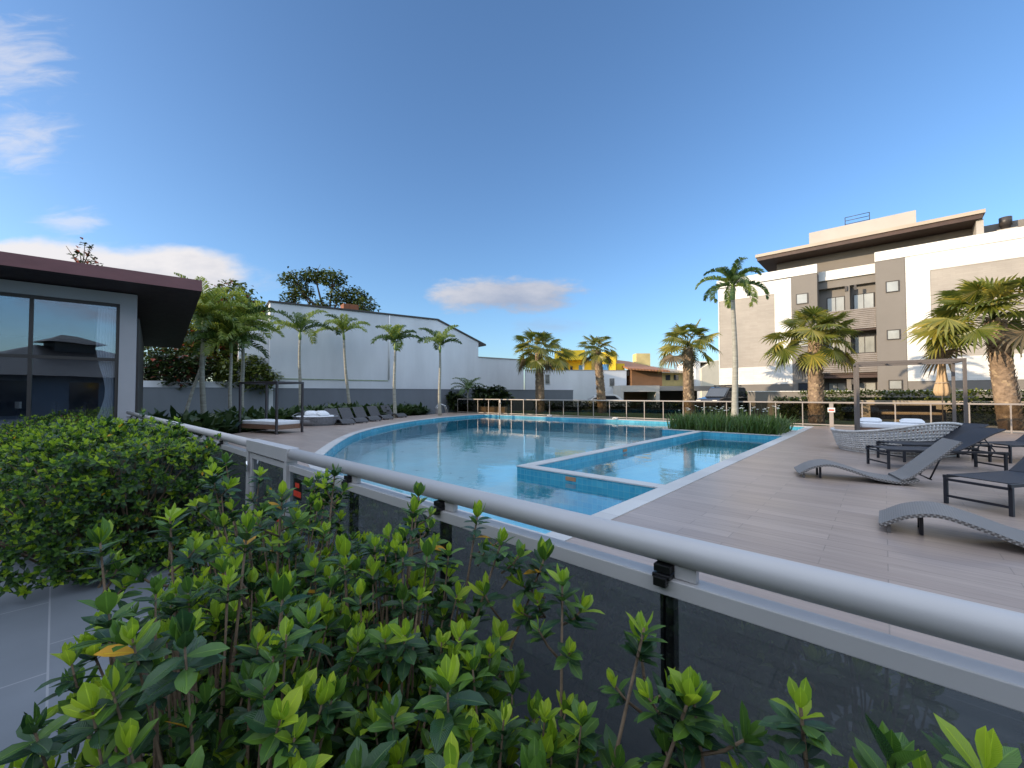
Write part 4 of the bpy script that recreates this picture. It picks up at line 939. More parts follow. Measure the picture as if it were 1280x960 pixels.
# sparse tree top above the pavilion roof
T = thing('sparse_tree', 'nearly bare tree top poking above the pavilion roof', 'tree', at(97, 27)); m = MB(); zc = zt(330, 27)
m.tube([(0, 0, 0), (.1, 0, zc - 1.5), (0, 0, zc)], [.2, .12, .07], 8)
tips = []
for dx, dz in ((-1.15, 1.25), (-.7, .55), (.1, 1.4), (.35, .7), (-.25, .9), (.7, .35), (.95, .1), (.45, 1.15)):
    m.tube([(0, 0, zc - .5), (dx * .5, .1, zc + dz * .35), (dx, .1, zc + dz)], [.05, .03, .014], 5); tips.append((dx, .1, zc + dz))
m.build('trunk', M['bark'], T); m = MB()
leaf_cloud(m, [(t, .28, 1) for t in tips[1:]] + [((.1, 0, zc + .1), .5, .6), ((.5, 0, zc - .2), .5, .6)], 150, .24, [0, 1, 2], .1); m.build('crown', [M['tree_dark'], M['tree_a'], M['flower']], T)

# planting along the grey wall: repeated leafy bed plants
def bed_plants():
    rnd.seed(31)
    protos = []
    for v in range(3):
        T = thing('bed_plant', 'dark arching leafy plant in the bed under the grey wall', 'plant', (0, 0, 0), 0, 'plants in the bed under the grey wall')
        m = MB()
        for k in range(46):
            az = U(0, 6.283); el = U(.35, 1.35); L = U(.45, .95); d = Vector((math.cos(az) * math.cos(el), math.sin(az) * math.cos(el), math.sin(el)))
            s = Vector((-math.sin(az), math.cos(az), 0)); w = U(.05, .10); q = d * L * .6; t = d * L + Vector((0, 0, -.25 * L)); b0 = Vector((U(-.25, .25), U(-.25, .25), .05))
            m.add([b0, b0 + q * .5 + s * w * .7, b0 + q + s * w, b0 + t, b0 + q - s * w, b0 + q * .5 - s * w * .7], [(0, 1, 5), (1, 2, 4, 5), (2, 3, 4)], 0)
        m.build('foliage', M['bed_leaf'], T); protos.append(T)
    used = 0; pts = []
    edge = [(-27, 20.5), (-24.8, 17.5), (-24.2, 14.7), (-22.2, 9.8), (-19.6, 6.0), (-17.6, 3.6)]
    for i in range(len(edge) - 1):
        p, q = Vector(edge[i]), Vector(edge[i + 1]); k = max(1, int((q - p).length / .55)); nrm = Vector(((q - p).y, -(q - p).x)).normalized()
        for j in range(k):
            for r in range(4):
                pts.append(p.lerp(q, (j + U(0, 1)) / k) + nrm * (.35 + r * .75 + U(0, .4)))
    for n, pt in enumerate(pts):
        w = PA(pt.y, pt.x, 0.0); sc_ = U(1.0, 1.65); pr = protos[n % 3]
        o = pr if n < 3 else dup(pr, w, 0, pr['label'], pr['group'])
        o.location = w; o.rotation_euler = (0, 0, U(0, 6.28)); o.scale = (sc_, sc_, sc_ * U(.8, 1.1))
bed_plants()
# bed soil under them
mb = MB(); mb.prism([(-26.3, 21), (-24.02, 17.5), (-23.52, 14.7), (-21.32, 9.5), (-17.92, 4.5), (-15.5, 1.4), (-19.5, 1.2), (-27, 8), (-33, 18), (-33, 26)][::-1], -.3, .03)
tag(mb.build('bed_soil', M['soil'], rotz=ROTP), kind='structure')

def strap_grass():
    rnd.seed(17); m = MB()
    for k in range(2600):
        b = U(-6.75, -2.75); a = U(SH_A1 + .15, 19.7); p = PA(a, b, DECK_Z - .03); az = U(0, 6.28); el = U(.75, 1.5); L = U(.45, .95)
        d = Vector((math.cos(az) * math.cos(el), math.sin(az) * math.cos(el), math.sin(el))); s = Vector((-math.sin(az), math.cos(az), 0)) * U(.012, .022)
        q = p + d * L * .6; t = p + d * L + Vector((d.x * .2 * L, d.y * .2 * L, -.12 * L))
        m.add([p - s, p + s, q + s, q - s, t], [(0, 1, 2, 3), (3, 2, 4)], 0)
    for k in range(55):
        p = PA(U(SH_A1 + .2, 19.6), U(-6.6, -2.9), DECK_Z + U(.75, 1.0)); m.tube([p - Vector((0, 0, .9)), p], .006, 4, 0)
        for j in range(4):
            az = j * 1.57 + U(0, 1); d = Vector((math.cos(az), math.sin(az), .5)) * .055; s = Vector((-math.sin(az), math.cos(az), 0)) * .022
            m.add([p, p + d * .6 + s, p + d, p + d * .6 - s], [(0, 1, 2, 3)], 1)
    o = m.build('strap_grass', [M['blade'], M['petal']]); tag(o, 'green strap leaved grass with small white flowers filling the pool planter', 'grass', None, 'stuff')
strap_grass()

def box_hedge(name, label, c, size, rz, n, lsize, mats, matlist, group=None):
    T = thing(name, label, 'hedge', c, rz, group); m = MB(); sx, sy, sz = size
    for _ in range(n):
        f = U(0, 1)
        if f < .45: p = Vector((U(-sx, sx), -sy + U(0, .15), U(0, sz)))
        elif f < .8: p = Vector((U(-sx, sx), U(-sy, sy), sz - U(0, .15)))
        else: p = Vector((U(-sx, sx), U(-sy, sy), U(.1, sz)))
        p += Vector((U(-.06, .06), U(-.06, .06), U(-.05, .10)))
        t = Vector((rnd.gauss(0, 1), rnd.gauss(0, 1), rnd.gauss(.3, .7))).normalized(); _, s, nn = rot_to(t); l = lsize * U(.6, 1.3); w = l * .35
        m.add([p, p + t * l * .5 + s * w, p + t * l, p + t * l * .5 - s * w], [(0, 1, 2, 3)], rnd.choice(mats))
    m.build('foliage', matlist, T)
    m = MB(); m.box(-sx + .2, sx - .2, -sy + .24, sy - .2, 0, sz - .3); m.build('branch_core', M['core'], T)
rnd.seed(77); rb = math.atan2(-0.677, 0.736)
p = PY(1018, 500, 24.5); p.z = .12; box_hedge('clipped_hedge', 'dark clipped hedge behind the fence glass beside the planter', p, (2.0, .6, 1.2), rb, 2600, .16, [0, 0, 1], [M['tree_dark'], M['tree_a']])
p = PY(1180, 500, 21.5); p.z = .12
W = thing('retaining_wall', 'low sand coloured wall below the long sunlit hedge beyond the fence', 'wall', p, rb)
m = MB(); m.box(-6.6, 6.4, -.75, -.52, 0, 1.10); m.build('wall_face', pm('sand_render', (.47, .40, .31), .85, .08, .8, .1, 20), W)
m = MB(); m.box(-6.62, 6.42, -.78, -.50, 1.103, 1.15); m.build('wall_cap', M['roof_brown'], W)
box_hedge('clipped_hedge', 'long low sunlit green hedge along the foot of the apartment building', p, (6.2, .4, 1.62), rb, 7000, .15, [0, 1, 1], [M['tree_a'], M['tree_b']])
p = PY(960, 500, 31.0); p.z = .12; box_hedge('clipped_hedge', 'low sunlit hedge left of the tall apartment pilaster base', p, (4.0, .4, 1.55), rb, 4200, .17, [0, 1, 1], [M['tree_a'], M['tree_b']])
p = PY(1270, 500, 18.8); p.z = .12; box_hedge('clipped_hedge', 'dark hedge behind the fence under the massive leaning palm', p, (2.2, .4, 1.0), rb, 2400, .15, [0, 0, 1], [M['tree_dark'], M['tree_a']])
p = PY(770, 500, 33.6); p.z = .12; box_hedge('clipped_hedge', 'thin dark hedge along the yard behind the far fence', p, (7.0, .4, .75), -.35, 4200, .17, [0, 0, 1], [M['tree_dark'], M['tree_a']])
W = thing('garden_wall', 'low wall with a pale cap in front of the sunlit hedge', 'wall', PY(1170, 500, 22.8).xy.to_3d(), rb)
m = MB(); m.box(-9.5, 7.5, 1.0, 1.15, 0, 1.78); m.build('wall_face', M['taupe'], W); m = MB(); m.box(-9.5, 7.5, .97, 1.18, 1.783, 1.84); m.build('wall_cap', M['white_bright'], W)

# ------------------------------------------------------------------ gardenia shrubs in front
def leaf(mb, base, d, up, L, W, fold, curl, m, segs):
    d = d.normalized(); s = d.cross(up)
    if s.length < 1e-3: s = Vector((1, 0, 0))
    s.normalize(); n = s.cross(d).normalized(); vs = []; uv = []; fs = []
    for i in range(segs + 1):
        t = i / segs; w = W * (math.sin(math.pi * min(1, (0.02 + 0.98 * t) ** 1.2)) ** 0.72) if 0 < i < segs else W * (.10 if i == 0 else .02)
        c = base + d * (L * t) + n * (curl * L * t * t)
        vs += [c - s * w + n * fold * w, c, c + s * w + n * fold * w]; uv += [(0, t), (.5, t), (1, t)]
    for i in range(segs):
        k = 3 * i; fs += [(k, k + 1, k + 4, k + 3), (k + 1, k + 2, k + 5, k + 4)]
    mb.add(vs, fs, m, uv, True)
def sprig(lf, tip, d, L, n_nodes, seg, old=.5, yellow=.006, young=1.0, spread=1.0):
    """Whorls of leaves down a stem that ends at tip, youngest and brightest upright at the top."""
    d = d.normalized(); a0 = U(0, 6.28)
    _, s, n = rot_to(d, Vector((.3, .2, 1)))
    big = U(.85, 1.15); ynode = U(0, 1) < young
    for k in range(n_nodes):
        p = tip - d * (k * L * U(.20, .32)); cnt = rnd.choice((2, 3, 3)) if k == 0 else rnd.choice((3, 3, 4)); a0 += 1.1
        op = (U(.10, .40) if k == 0 else U(.40, .85) if k == 1 else U(.80, 1.50)) * spread
        for j in range(cnt):
            a = a0 + 6.283 * j / cnt + U(-.3, .3); o2 = op + U(-.12, .18)
            dr = d * math.cos(o2) + (s * math.cos(a) + n * math.sin(a)) * math.sin(o2)
            if k == 0: mm = 2 if ynode else 1
            elif k == 1: mm = (2 if U(0, 1) < .5 else 1) if ynode else (1 if U(0, 1) < .7 else 0)
            else: mm = 0 if U(0, 1) < old + .10 * k else 1
            if U(0, 1) < yellow * (1 if k < 2 else 2.2): mm = 3
            l = L * big * (U(.60, .90) if k == 0 else U(.85, 1.2)); up = d if op > .5 else -dr.cross(d).cross(dr)
            leaf(lf, p, dr, up, l, l * U(.20, .28), U(.10, .40), U(-.34, .04) if k else U(-.12, .06), mm, seg)
GM = None
def gardenia(label, a, b, rad_a, rad_b, h, ntips, leafL, seed, seg=4, tall=()):
    rnd.seed(seed); base = PA(a, b, .012)
    T = thing('gardenia_bush', label, 'bush', base, ROTP, 'gardenia bushes in front of the near glass fence')
    lf = MB(); st = MB()
    def stem_to(tip, r=.006):
        g = Vector((tip.x * U(.15, .45), tip.y * U(.15, .45), 0)); mid = g.lerp(tip, .55) + Vector((U(-.04, .04), U(-.04, .04), U(-.03, .06)))
        st.tube([g, g.lerp(mid, .5) + Vector((U(-.02, .02), U(-.02, .02), 0)), mid, tip], [r * 1.7, r * 1.4, r, r * .55], 6)
        return (tip - mid).normalized()
    for k in range(int(ntips * 1.45)):
        rr = math.sqrt(U(0, 1)); an = U(0, 6.283)
        x = rad_b * rr * math.cos(an); y = rad_a * rr * math.sin(an)
        z = h * (1 - .42 * rr ** 2.4) * (U(.80, 1.04) if k % 3 else U(.5, .8))
        tip = Vector((x, y, z)); d = stem_to(tip, .0042); d = (d + Vector((x * .5 + U(-.3, .3), y * .5 + U(-.3, .3), .75))).normalized()
        sprig(lf, tip, d, leafL * U(.8, 1.2), rnd.choice((3, 4, 5)), seg, young=.85, yellow=.0016)
        for q in range(2):                                           # lower side shoots
            t2 = tip * U(.45, .85) + Vector((U(-.14, .14), U(-.14, .14), 0)); sprig(lf, t2, Vector((U(-1, 1), U(-1, 1), .6)), leafL * U(.8, 1.1), 3, seg, old=.75, young=.28, yellow=.002)
    for (x, y, z) in tall:
        tip = Vector((x, y, z)); d = stem_to(tip, .0055); sprig(lf, tip, (d + Vector((0, 0, .8))), leafL * 1.05, 6, seg, old=.40, young=.95, yellow=.004)
        for q in range(3):                                           # forks just under the top
            b0 = tip - Vector((0, 0, U(.10, .26))); an = U(0, 6.283); t2 = b0 + Vector((math.cos(an) * U(.05, .11), math.sin(an) * U(.04, .09), U(.03, .10)))
            st.tube([b0, b0.lerp(t2, .6) + Vector((0, 0, -.01)), t2], [.004, .0035, .0025], 5); sprig(lf, t2, (t2 - b0) + Vector((0, 0, .08)), leafL * U(.85, 1.05), 4, seg, old=.45, young=.8, yellow=.004)
    lf.build('foliage', [M['g_dark'], M['g_mid'], M['g_young'], M['g_yellow']], T); st.build('stem', M['stem'], T)
gardenia('large gardenia bush with yellow tipped leaves spilling over the grey path', .30, -1.30, .44, .58, 1.13, 130, .060, 101, tall=((-.38, -.05, 1.20), (-.15, .1, 1.18), (-.5, -.2, 1.14)))
gardenia('gardenia bush with several bright young tips left of the dark glass panels', .70, -2.05, .46, .62, 1.10, 130, .056, 102, tall=((.1, .2, 1.22), (-.10, .25, 1.17), (-.5, -.1, 1.24), (.3, -.1, 1.2), (-.3, -.2, 1.22)))
gardenia('gardenia bush at the gate, sprigs reaching the fence sticker', .80, -3.0, .40, .60, .84, 90, .056, 103, tall=((.25, .02, 1.12), (.40, .3, 1.08), (-.1, -.1, 1.10)))
gardenia('gardenia bush in the middle before the second dark post', .78, -1.25, .40, .55, 1.05, 125, .056, 104, tall=((-.25, .28, 1.16), (.1, .3, 1.14), (.3, .22, 1.10), (-.1, .15, 1.15), (.42, .30, 1.06)))
gardenia('gardenia bush with an orange leaf below the widest dark glass panel', .62, -.62, .38, .48, .96, 110, .060, 105, tall=((-.05, .33, 1.07), (.2, .3, 1.05), (.32, .24, .98)))
gardenia('gardenia bush with bare lower stems right of the thick black post', .72, -.10, .34, .40, .76, 38, .062, 106, tall=((-.02, .18, 1.03), (.10, .16, 1.02), (.20, .20, 1.04), (-.20, .16, .98)))
gardenia('low gardenia bush at the right bottom corner under the handrail', .90, .45, .24, .34, .64, 14, .064, 107, tall=((-.1, .08, .86), (.18, .08, .80)))
gardenia('low gardenia bush seen as a reflection in the rightmost glass panel', .55, 1.15, .30, .42, .60, 30, .066, 108)

def hedge_left():
    rnd.seed(202); T = thing('gardenia_hedge', 'dense leafy gardenia hedge between the slate path and the pavilion', 'hedge', (0, 0, 0), ROTP)
    lf = MB(); st = MB()
    def front(b): return 0.10 if b > -4.6 else 0.10 - .55 * min(1, (-4.6 - b) / 2.5) - .05 * max(0, (-7.1 - b))
    for k in range(5200):
        b = -4.95 - 9.9 * U(0, 1) ** 1.35; f0 = front(b); far = max(0, min(1, (-5 - b) / 8))
        lump = .5 + .5 * math.sin(b * 2.6 + 1.1 * math.sin(b * 1.3)); hgt = (0.91 + .22 * max(0, min(1, (b + 8) / 2)) + .17 * lump + .04 * math.sin(b * 2.1) + .07 * math.sin(b * 5.3)) * (1 - .04 * far); w = 1.10 - f0
        c = U(0, 1)
        if c < .50: a = f0 + w * U(.08, .95); z = hgt * (1 - .16 * abs((a - f0) / w - .5) ** 2 * 4) * U(.90, 1.04); d = Vector((U(-.4, .4), U(-.5, .3), 1))
        elif c < .90: z = hgt * U(.08, .92); a = f0 + w * .10 * U(-.9, 1.2) + .18 * (z / hgt) ** 3 + .16 * (1 - lump); d = Vector((U(-.5, .5), -.8, U(.5, 1.2)))
        else: a = f0 + w * U(.1, .9); z = hgt * U(.3, .9); d = Vector((U(-1, 1), U(-1, 1), .7))
        if k % 9 == 0: b = -4.93 + U(-.06, .10); a = f0 + w * U(.0, 1.0); z = hgt * U(.06, 1.0); d = Vector((.9, U(-.4, .4), U(.2, .9)))
        if b > -5.3 and c < .6: d += Vector((.5, 0, 0))
        p = Vector((b, a, z)); L = .052 * U(.8, 1.25); p += Vector((0, 0, .10 if k % 23 == 0 else 0))
        top = z > hgt * .8
        sprig(lf, p, d, L, rnd.choice((3, 4)), 2, old=.55, yellow=.002, young=.9 if top else .45)
        if k % 22 == 0: st.tube([(min(b, -5.3) + U(-.1, .1), f0 + w * .5, 0), (min(b, -5.1), (a + f0 + w * .5) / 2, z * .5), tuple(p)], [.010, .008, .004], 5)
    lf.build('foliage', [M['g_dark'], M['g_mid'], M['g_young'], M['g_yellow']], T); st.build('stem', M['stem'], T)
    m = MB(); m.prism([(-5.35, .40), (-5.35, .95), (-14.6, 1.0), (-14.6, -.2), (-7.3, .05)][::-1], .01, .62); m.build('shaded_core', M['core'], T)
hedge_left()

# ------------------------------------------------------------------ loungers, daybeds
def sheet(mb, prof, w, th, m=0):
    """A bent board: profile in x-z, width along y, with thickness; UV in metres for the weave."""
    n = len(prof); top = [Vector((x, 0, z)) for x, z in prof]; nr = []
    for i in range(n):
        t = (top[min(i + 1, n - 1)] - top[max(i - 1, 0)]).normalized(); nr.append(Vector((-t.z, 0, t.x)))
    s = 0; vs = []; uv = []
    for i in range(n):
        if i: s += (top[i] - top[i - 1]).length
        for y in (-w / 2, w / 2):
            vs += [top[i] + Vector((0, y, 0)), top[i] - nr[i] * th + Vector((0, y, 0))]; uv += [(s, y), (s, y + th)]
    fs = []
    for i in range(n - 1):
        a, b = 4 * i, 4 * (i + 1); fs += [(a, b, b + 2, a + 2), (a + 1, a + 3, b + 3, b + 1), (a, a + 1, b + 1, b), (a + 2, b + 2, b + 3, a + 3)]
    fs += [(0, 2, 3, 1), (4 * (n - 1), 4 * (n - 1) + 1, 4 * (n - 1) + 3, 4 * (n - 1) + 2)]
    mb.add(vs, fs, m, uv, False)
def catmull(p, k=6):
    out = []; q = [p[0]] + list(p) + [p[-1]]
    for i in range(1, len(q) - 2):
        for j in range(k):
            t = j / k; r = []
            for c in (0, 1):
                a, b, d, e = q[i - 1][c], q[i][c], q[i + 1][c], q[i + 2][c]
                r.append(.5 * ((2 * b) + (-a + d) * t + (2 * a - 5 * b + 4 * d - e) * t * t + (-a + 3 * b - 3 * d + e) * t ** 3))
            out.append(tuple(r))
    out.append(p[-1]); return out
def wave_lounger(name, label, mat, group):
    T = thing(name, label, 'lounger', (0, 0, 0), 0, group)      # x: from head joint (0) toward the foot (+1.32)
    m = MB(); sheet(m, catmull([(1.38, .085), (1.34, .105), (1.16, .215), (.93, .265), (.66, .20), (.38, .105), (.12, .065), (.0, .07), (-.18, .12)][::-1]), .66, .036); m.build('seat', mat, T, bevel=.008)
    m = MB(); sheet(m, catmull([(.03, .10), (-.10, .17), (-.40, .47), (-.66, .74)][::-1]), .64, .036); m.build('backrest', mat, T, bevel=.008)
    m = MB(); m.tube([(-.50, -.2, .54), (-.34, -.2, .12)], .012, 6); m.tube([(-.50, .2, .54), (-.34, .2, .12)], .012, 6); m.tube([(-.34, -.25, .12), (-.34, .25, .12)], .012, 6); m.build('back_strut', M['black_metal'], T)
    for x, y in ((1.30, .27), (1.30, -.27), (1.05, .16), (1.05, -.16), (.02, .29), (.02, -.29)):
        z = .075 if x > 1.2 else .21 if x > .5 else .09; w_ = .016; m = MB(); m.box(x - w_, x + w_, y - .02, y + .02, 0, z); m.build('foot', M['black_metal'] if .5 < x < 1.2 else mat, T, bevel=.004)
    return T
def place(T, joint, foot):
    d = Vector((foot[0] - joint[0], foot[1] - joint[1])); T.location = (joint[0], joint[1], DECK_Z + .001); T.rotation_euler = (0, 0, math.atan2(d.y, d.x))
def ang(j, f): return math.atan2(f[1] - j[1], f[0] - j[0])
w0 = wave_lounger('wave_lounger', 'grey wicker wave lounger with its backrest up on the open deck', M['wicker'], 'grey wicker wave loungers on the right of the deck')
fdir = Vector((-.742, .67)); wd = Vector((.67, .742))
c1 = Vector((6.2, 6.55)) + wd * .33; fA = Vector((-.88, .475)); c1 = Vector((6.2, 6.55)) + Vector((.475, .88)) * .33; place(w0, c1, c1 + fA)
c2 = Vector((3.90, 4.36)) - fdir * 1.34 + wd * .33
w1 = dup(w0, (c2.x, c2.y, DECK_Z + .001), ang((0, 0), fdir), 'grey wicker wave lounger nearest the camera, its curved foot end rising off the deck', w0['group'])
wl = wave_lounger('wave_lounger', 'leftmost of the slate wave loungers, half hidden behind the round rattan bed', M['wicker_dark'], 'slate wave loungers lined up along the bed')
labs = ['second slate wave lounger from the round rattan bed', 'third slate wave lounger from the round rattan bed', 'fourth slate wave lounger from the round rattan bed', 'slate wave lounger at the pool end of the row, beside a palm foot']
for i, (x, y) in enumerate(((420, 529.5), (437, 527.5), (454, 525.5), (471, 523.5), (490, 521.5))):
    j = PZ(x, y, DECK_Z); a = ang((0, 0), (.74, -.67))
    if i == 0: wl.location = (j.x, j.y, DECK_Z + .001); wl.rotation_euler = (0, 0, a)
    else:
        if i == 4: j += Vector((-.2, .3, 0))
        dup(wl, (j.x, j.y, DECK_Z + .001), a + U(-.05, .05), labs[i - 1], wl['group'])

def sling_lounger(label, group):
    T = thing('sling_lounger', label, 'lounger', (0, 0, 0), 0, group)     # x: 0 at foot end, head toward +x
    L = 1.22; Wd = .62; z = .36; r = .017
    m = MB()
    for y in (-Wd / 2, Wd / 2): m.box(0, 1.95, y - r, y + r, z - .02, z + .02)
    for x in (.0, .62, 1.25, 1.93): m.box(x - r, x + r, -Wd / 2, Wd / 2, z - .05, z - .02)
    m.build('side_rail', M['black_metal'], T, bevel=.003)
    for x in (.03, 1.9):
        for y in (-Wd / 2, Wd / 2):
            m = MB(); m.box(x - .019, x + .019, y - .019, y + .019, 0, z - .02); m.build('leg', M['black_metal'], T, bevel=.003)
        m = MB(); m.box(x - .014, x + .014, -Wd / 2 + .02, Wd / 2 - .02, .09, .118); m.build('stretcher', M['black_metal'], T)
    m = MB(); sheet(m, [(.02, z + .028), (.4, z + .016), (.8, z + .016), (1.2, z + .026)], Wd - .03, .010); m.build('seat', M['sling'], T)
    bx = [(1.2, z + .03), (1.45, z + .17), (1.72, z + .34), (1.93, z + .44)]
    m = MB(); sheet(m, catmull(bx), Wd - .06, .012); b = m.build('backrest', M['sling'], T)
    m = MB()
    for y in (-Wd / 2 + .03, Wd / 2 - .03): m.tube([(x, y, q - .01) for x, q in catmull(bx)], .014, 6)
    m.tube([(1.93, -Wd / 2 + .03, z + .43), (1.93, Wd / 2 - .03, z + .43)], .014, 6); m.build('back_frame', M['black_metal'], b)
    m = MB()
    for y in (-Wd / 2 + .06, Wd / 2 - .06): m.tube([(1.62, y, z + .26), (1.78, y, z + .02), (1.70, y, z - .08)], .012, 6)
    m.build('back_strut', M['black_metal'], T); return T
def place_sling(T, foot, d): T.location = (foot[0], foot[1], DECK_Z + .001); T.rotation_euler = (0, 0, math.atan2(d[1], d[0]))
s0 = sling_lounger('black mesh lounger standing alone at the right edge, flat seat toward the pool', 'black mesh loungers on the right of the deck')
place_sling(s0, (5.83, 5.22), (.97, .23))
for (fx, fy, dx, dy, lab) in ((7.35, 8.35, .98, -.20, 'black mesh lounger directly behind the raised grey wave lounger'), (8.35, 9.15, .97, .02, 'black mesh lounger between the round rattan bed and another black lounger'), (10.4, 9.0, .93, .15, 'farthest right black mesh lounger, partly cut off by the edge')):
    dup(s0, (fx, fy, DECK_Z + .001), math.atan2(dy, dx), lab, s0['group'])

def lattice_shell(mb, prof_r, a0, a1, hfun, z0, na, nzr, rw, cx=0, cy=0, ex=1.0, ey=1.0, lean=.12):
    """Open basket weave: crossing flat strands round a curved shell."""
    def P(a, t):
        h = hfun(a); z = z0 + (h - z0) * t; r = prof_r * (1 + lean * t - .25 * max(0, .15 - t))
        return Vector((cx + math.cos(a) * r * ex, cy + math.sin(a) * r * ey, z))
    for i in range(na + 1):
        a = a0 + (a1 - a0) * i / na; mb.tube([P(a, t / 8) for t in range(9)], rw, 4, 0)
    for j in range(nzr + 1):
        t = j / nzr; mb.tube([P(a0 + (a1 - a0) * i / 60, t) for i in range(61)], rw * 1.05 if 0 < j < nzr else rw * 1.8, 4, 0)
def cushion(m, cx, cy, z, sx, sy, sz, rz=0, tilt=0):
    Mx = Matrix.Translation((cx, cy, z)) @ Matrix.Rotation(rz, 4, 'Z') @ Matrix.Rotation(tilt, 4, 'X'); n = 10; vs = []
    for sgn in (-1, 1):
        for i in range(n + 1):
            for j in range(n + 1):
                u, v = 2 * i / n - 1, 2 * j / n - 1; h = sz * (max(0, (1 - u ** 4) * (1 - v ** 4))) ** .45
                vs.append(Mx @ Vector((sx * u * (1 - .05 * v * v), sy * v * (1 - .05 * u * u), sgn * h)))
    k = (n + 1) ** 2; fs = []
    for i in range(n):
        for j in range(n):
            a = i * (n + 1) + j; fs += [(a, a + 1, a + n + 2, a + n + 1), (k + a, k + a + n + 1, k + a + n + 2, k + a + 1)]
    m.add(vs, fs, 0, smooth=True)
# round rattan bed on the right
p = Vector((9.75, 10.55, DECK_Z)); T = thing('rattan_bed', 'pale open weave rattan round bed with its curved back to the camera', 'daybed', p, 0)
rt = math.atan2(-p.y, -p.x)
m = MB(); hf = lambda a: .50 + .30 * math.exp(-((a - (rt + .75)) / .9) ** 2)
lattice_shell(m, 1.12, rt - 1.75, rt + 1.75, hf, .03, 58, 10, .0215, ex=1.0, ey=1.0); m.build('woven_shell', M['rattan'], T)
m = MB(); m.lathe([(0, .10), (.95, .10), (1.03, .12), (1.05, .36), (0, .36)], 40); m.build('base', M['rattan_grey'], T)
m = MB(); m.lathe([(0, .362), (.92, .362), (.95, .39), (.92, .43), (0, .44)], 40); m.build('mattress', pm('grey_cushion_fabric', (.16, .16, .17), .9, .06, 5, .15, 90), T)
# round rattan bed on the left
p = PZ(389, 532, DECK_Z) + Vector((0, .4, 0)); T = thing('rattan_bed', 'oval grey rattan bed with white cushions left of the slate loungers', 'daybed', p, -.2)
m = MB(); lattice_shell(m, .88, 0, 6.2832, lambda a: .40 + .22 * math.exp(-(((a - 2.4 + math.pi) % (2 * math.pi) - math.pi) / .9) ** 2), .03, 90, 10, .016, ex=1.05, ey=.85); m.build('woven_shell', M['rattan_grey'], T)
m = MB(); m.lathe([(0, .06), (.8, .06), (.84, .30), (0, .30)], 36); m.build('base', M['rattan_grey'], T)
m = MB(); m.lathe([(0, .31), (.80, .31), (.85, .36), (.80, .44), (0, .45)], 36); m.build('mattress', M['fabric_white'], T)
for cx, cy, rz in ((-.45, .25, .6), (-.1, .45, .1), (.45, -.05, 1.2)):
    m = MB(); cushion(m, cx, cy, .54, .26, .2, .09, rz, .35); m.build('cushion', M['fabric_white'], T)

def canopy_bed(label, corner, e1, L, W_, top, mat, mat_top, wood, mz):
    """corner = front left foot; x along the front, y to the back."""
    rz = math.atan2(e1[1], e1[0]); T = thing('canopy_daybed', label, 'daybed', (corner[0], corner[1], DECK_Z), rz, 'framed daybeds on the deck'); t = .035
    for x in (0, L):
        for y in (0, W_):
            m = MB(); m.box(x - t, x + t, y - t, y + t, 0, top - .08); m.build('post', M[mat], T, bevel=.004)
    m = MB(); m.box(-t, L + t, -t, t, top - .078, top); m.box(-t, L + t, W_ - t, W_ + t, top - .078, top); m.box(-t, t, t, W_ - t, top - .078, top); m.box(L - t, L + t, t, W_ - t, top - .078, top)
    for k in range(1, 3): m.box(L * k / 3 - .02, L * k / 3 + .02, t, W_ - t, top - .05, top - .01)
    m.build('top_frame', M[mat_top], T, bevel=.004)
    m = MB(); m.box(t + .004, L - t - .004, t + .004, W_ - t - .004, mz - .30, mz - .14); m.build('bed_base', M[wood], T, bevel=.006)
    m = MB(); m.box(t + .01, L - t - .01, t + .01, W_ - t - .01, mz - .138, mz); m.build('mattress', M['fabric_white'], T, bevel=.03)
    return T
canopy_bed('dark framed canopy daybed with a white mattress by the leafy bed', (-10.45, 15.85), (.906, -.423), 2.12, 1.05, 1.93, 'post_dark', 'post_dark', 'wood', .46)
cb = canopy_bed('taller taupe framed canopy daybed behind the pale rattan round bed', (10.34, 12.32), (.8, -.6), 2.2, 1.2, 2.42, 'post_metal', 'post_metal', 'wood', .60)
for i, x in enumerate((.32, 1.25)):
    m = MB(); cushion(m, x, .75, .655, .27, .2, .07, U(-.25, .25), .12); m.build('cushion', M['fabric_white'], cb)
# dark daybed in the sun beyond the fence
q = PY(1098, 525, 20.5); q.z = DECK_Z
T = thing('outdoor_sofa', 'dark bench sofa with a pale cushion standing in the sun beyond the fence', 'sofa', q, -.35)
m = MB(); m.box(0, 2.6, 0, .8, .22, .45); m.build('seat', M['black_metal'], T, bevel=.02); m = MB(); m.box(.1, 2.5, .05, .7, .452, .58); m.build('cushion', M['umb'], T, bevel=.04)
m = MB(); m.box(0, 2.6, .75, .85, .3, .9); m.build('backrest', M['black_metal'], T, bevel=.02)
for x in (.06, 2.54): m = MB(); m.box(x - .05, x + .05, 0, .8, .0, .72); m.build('side_frame', M['black_metal'], T, bevel=.01)
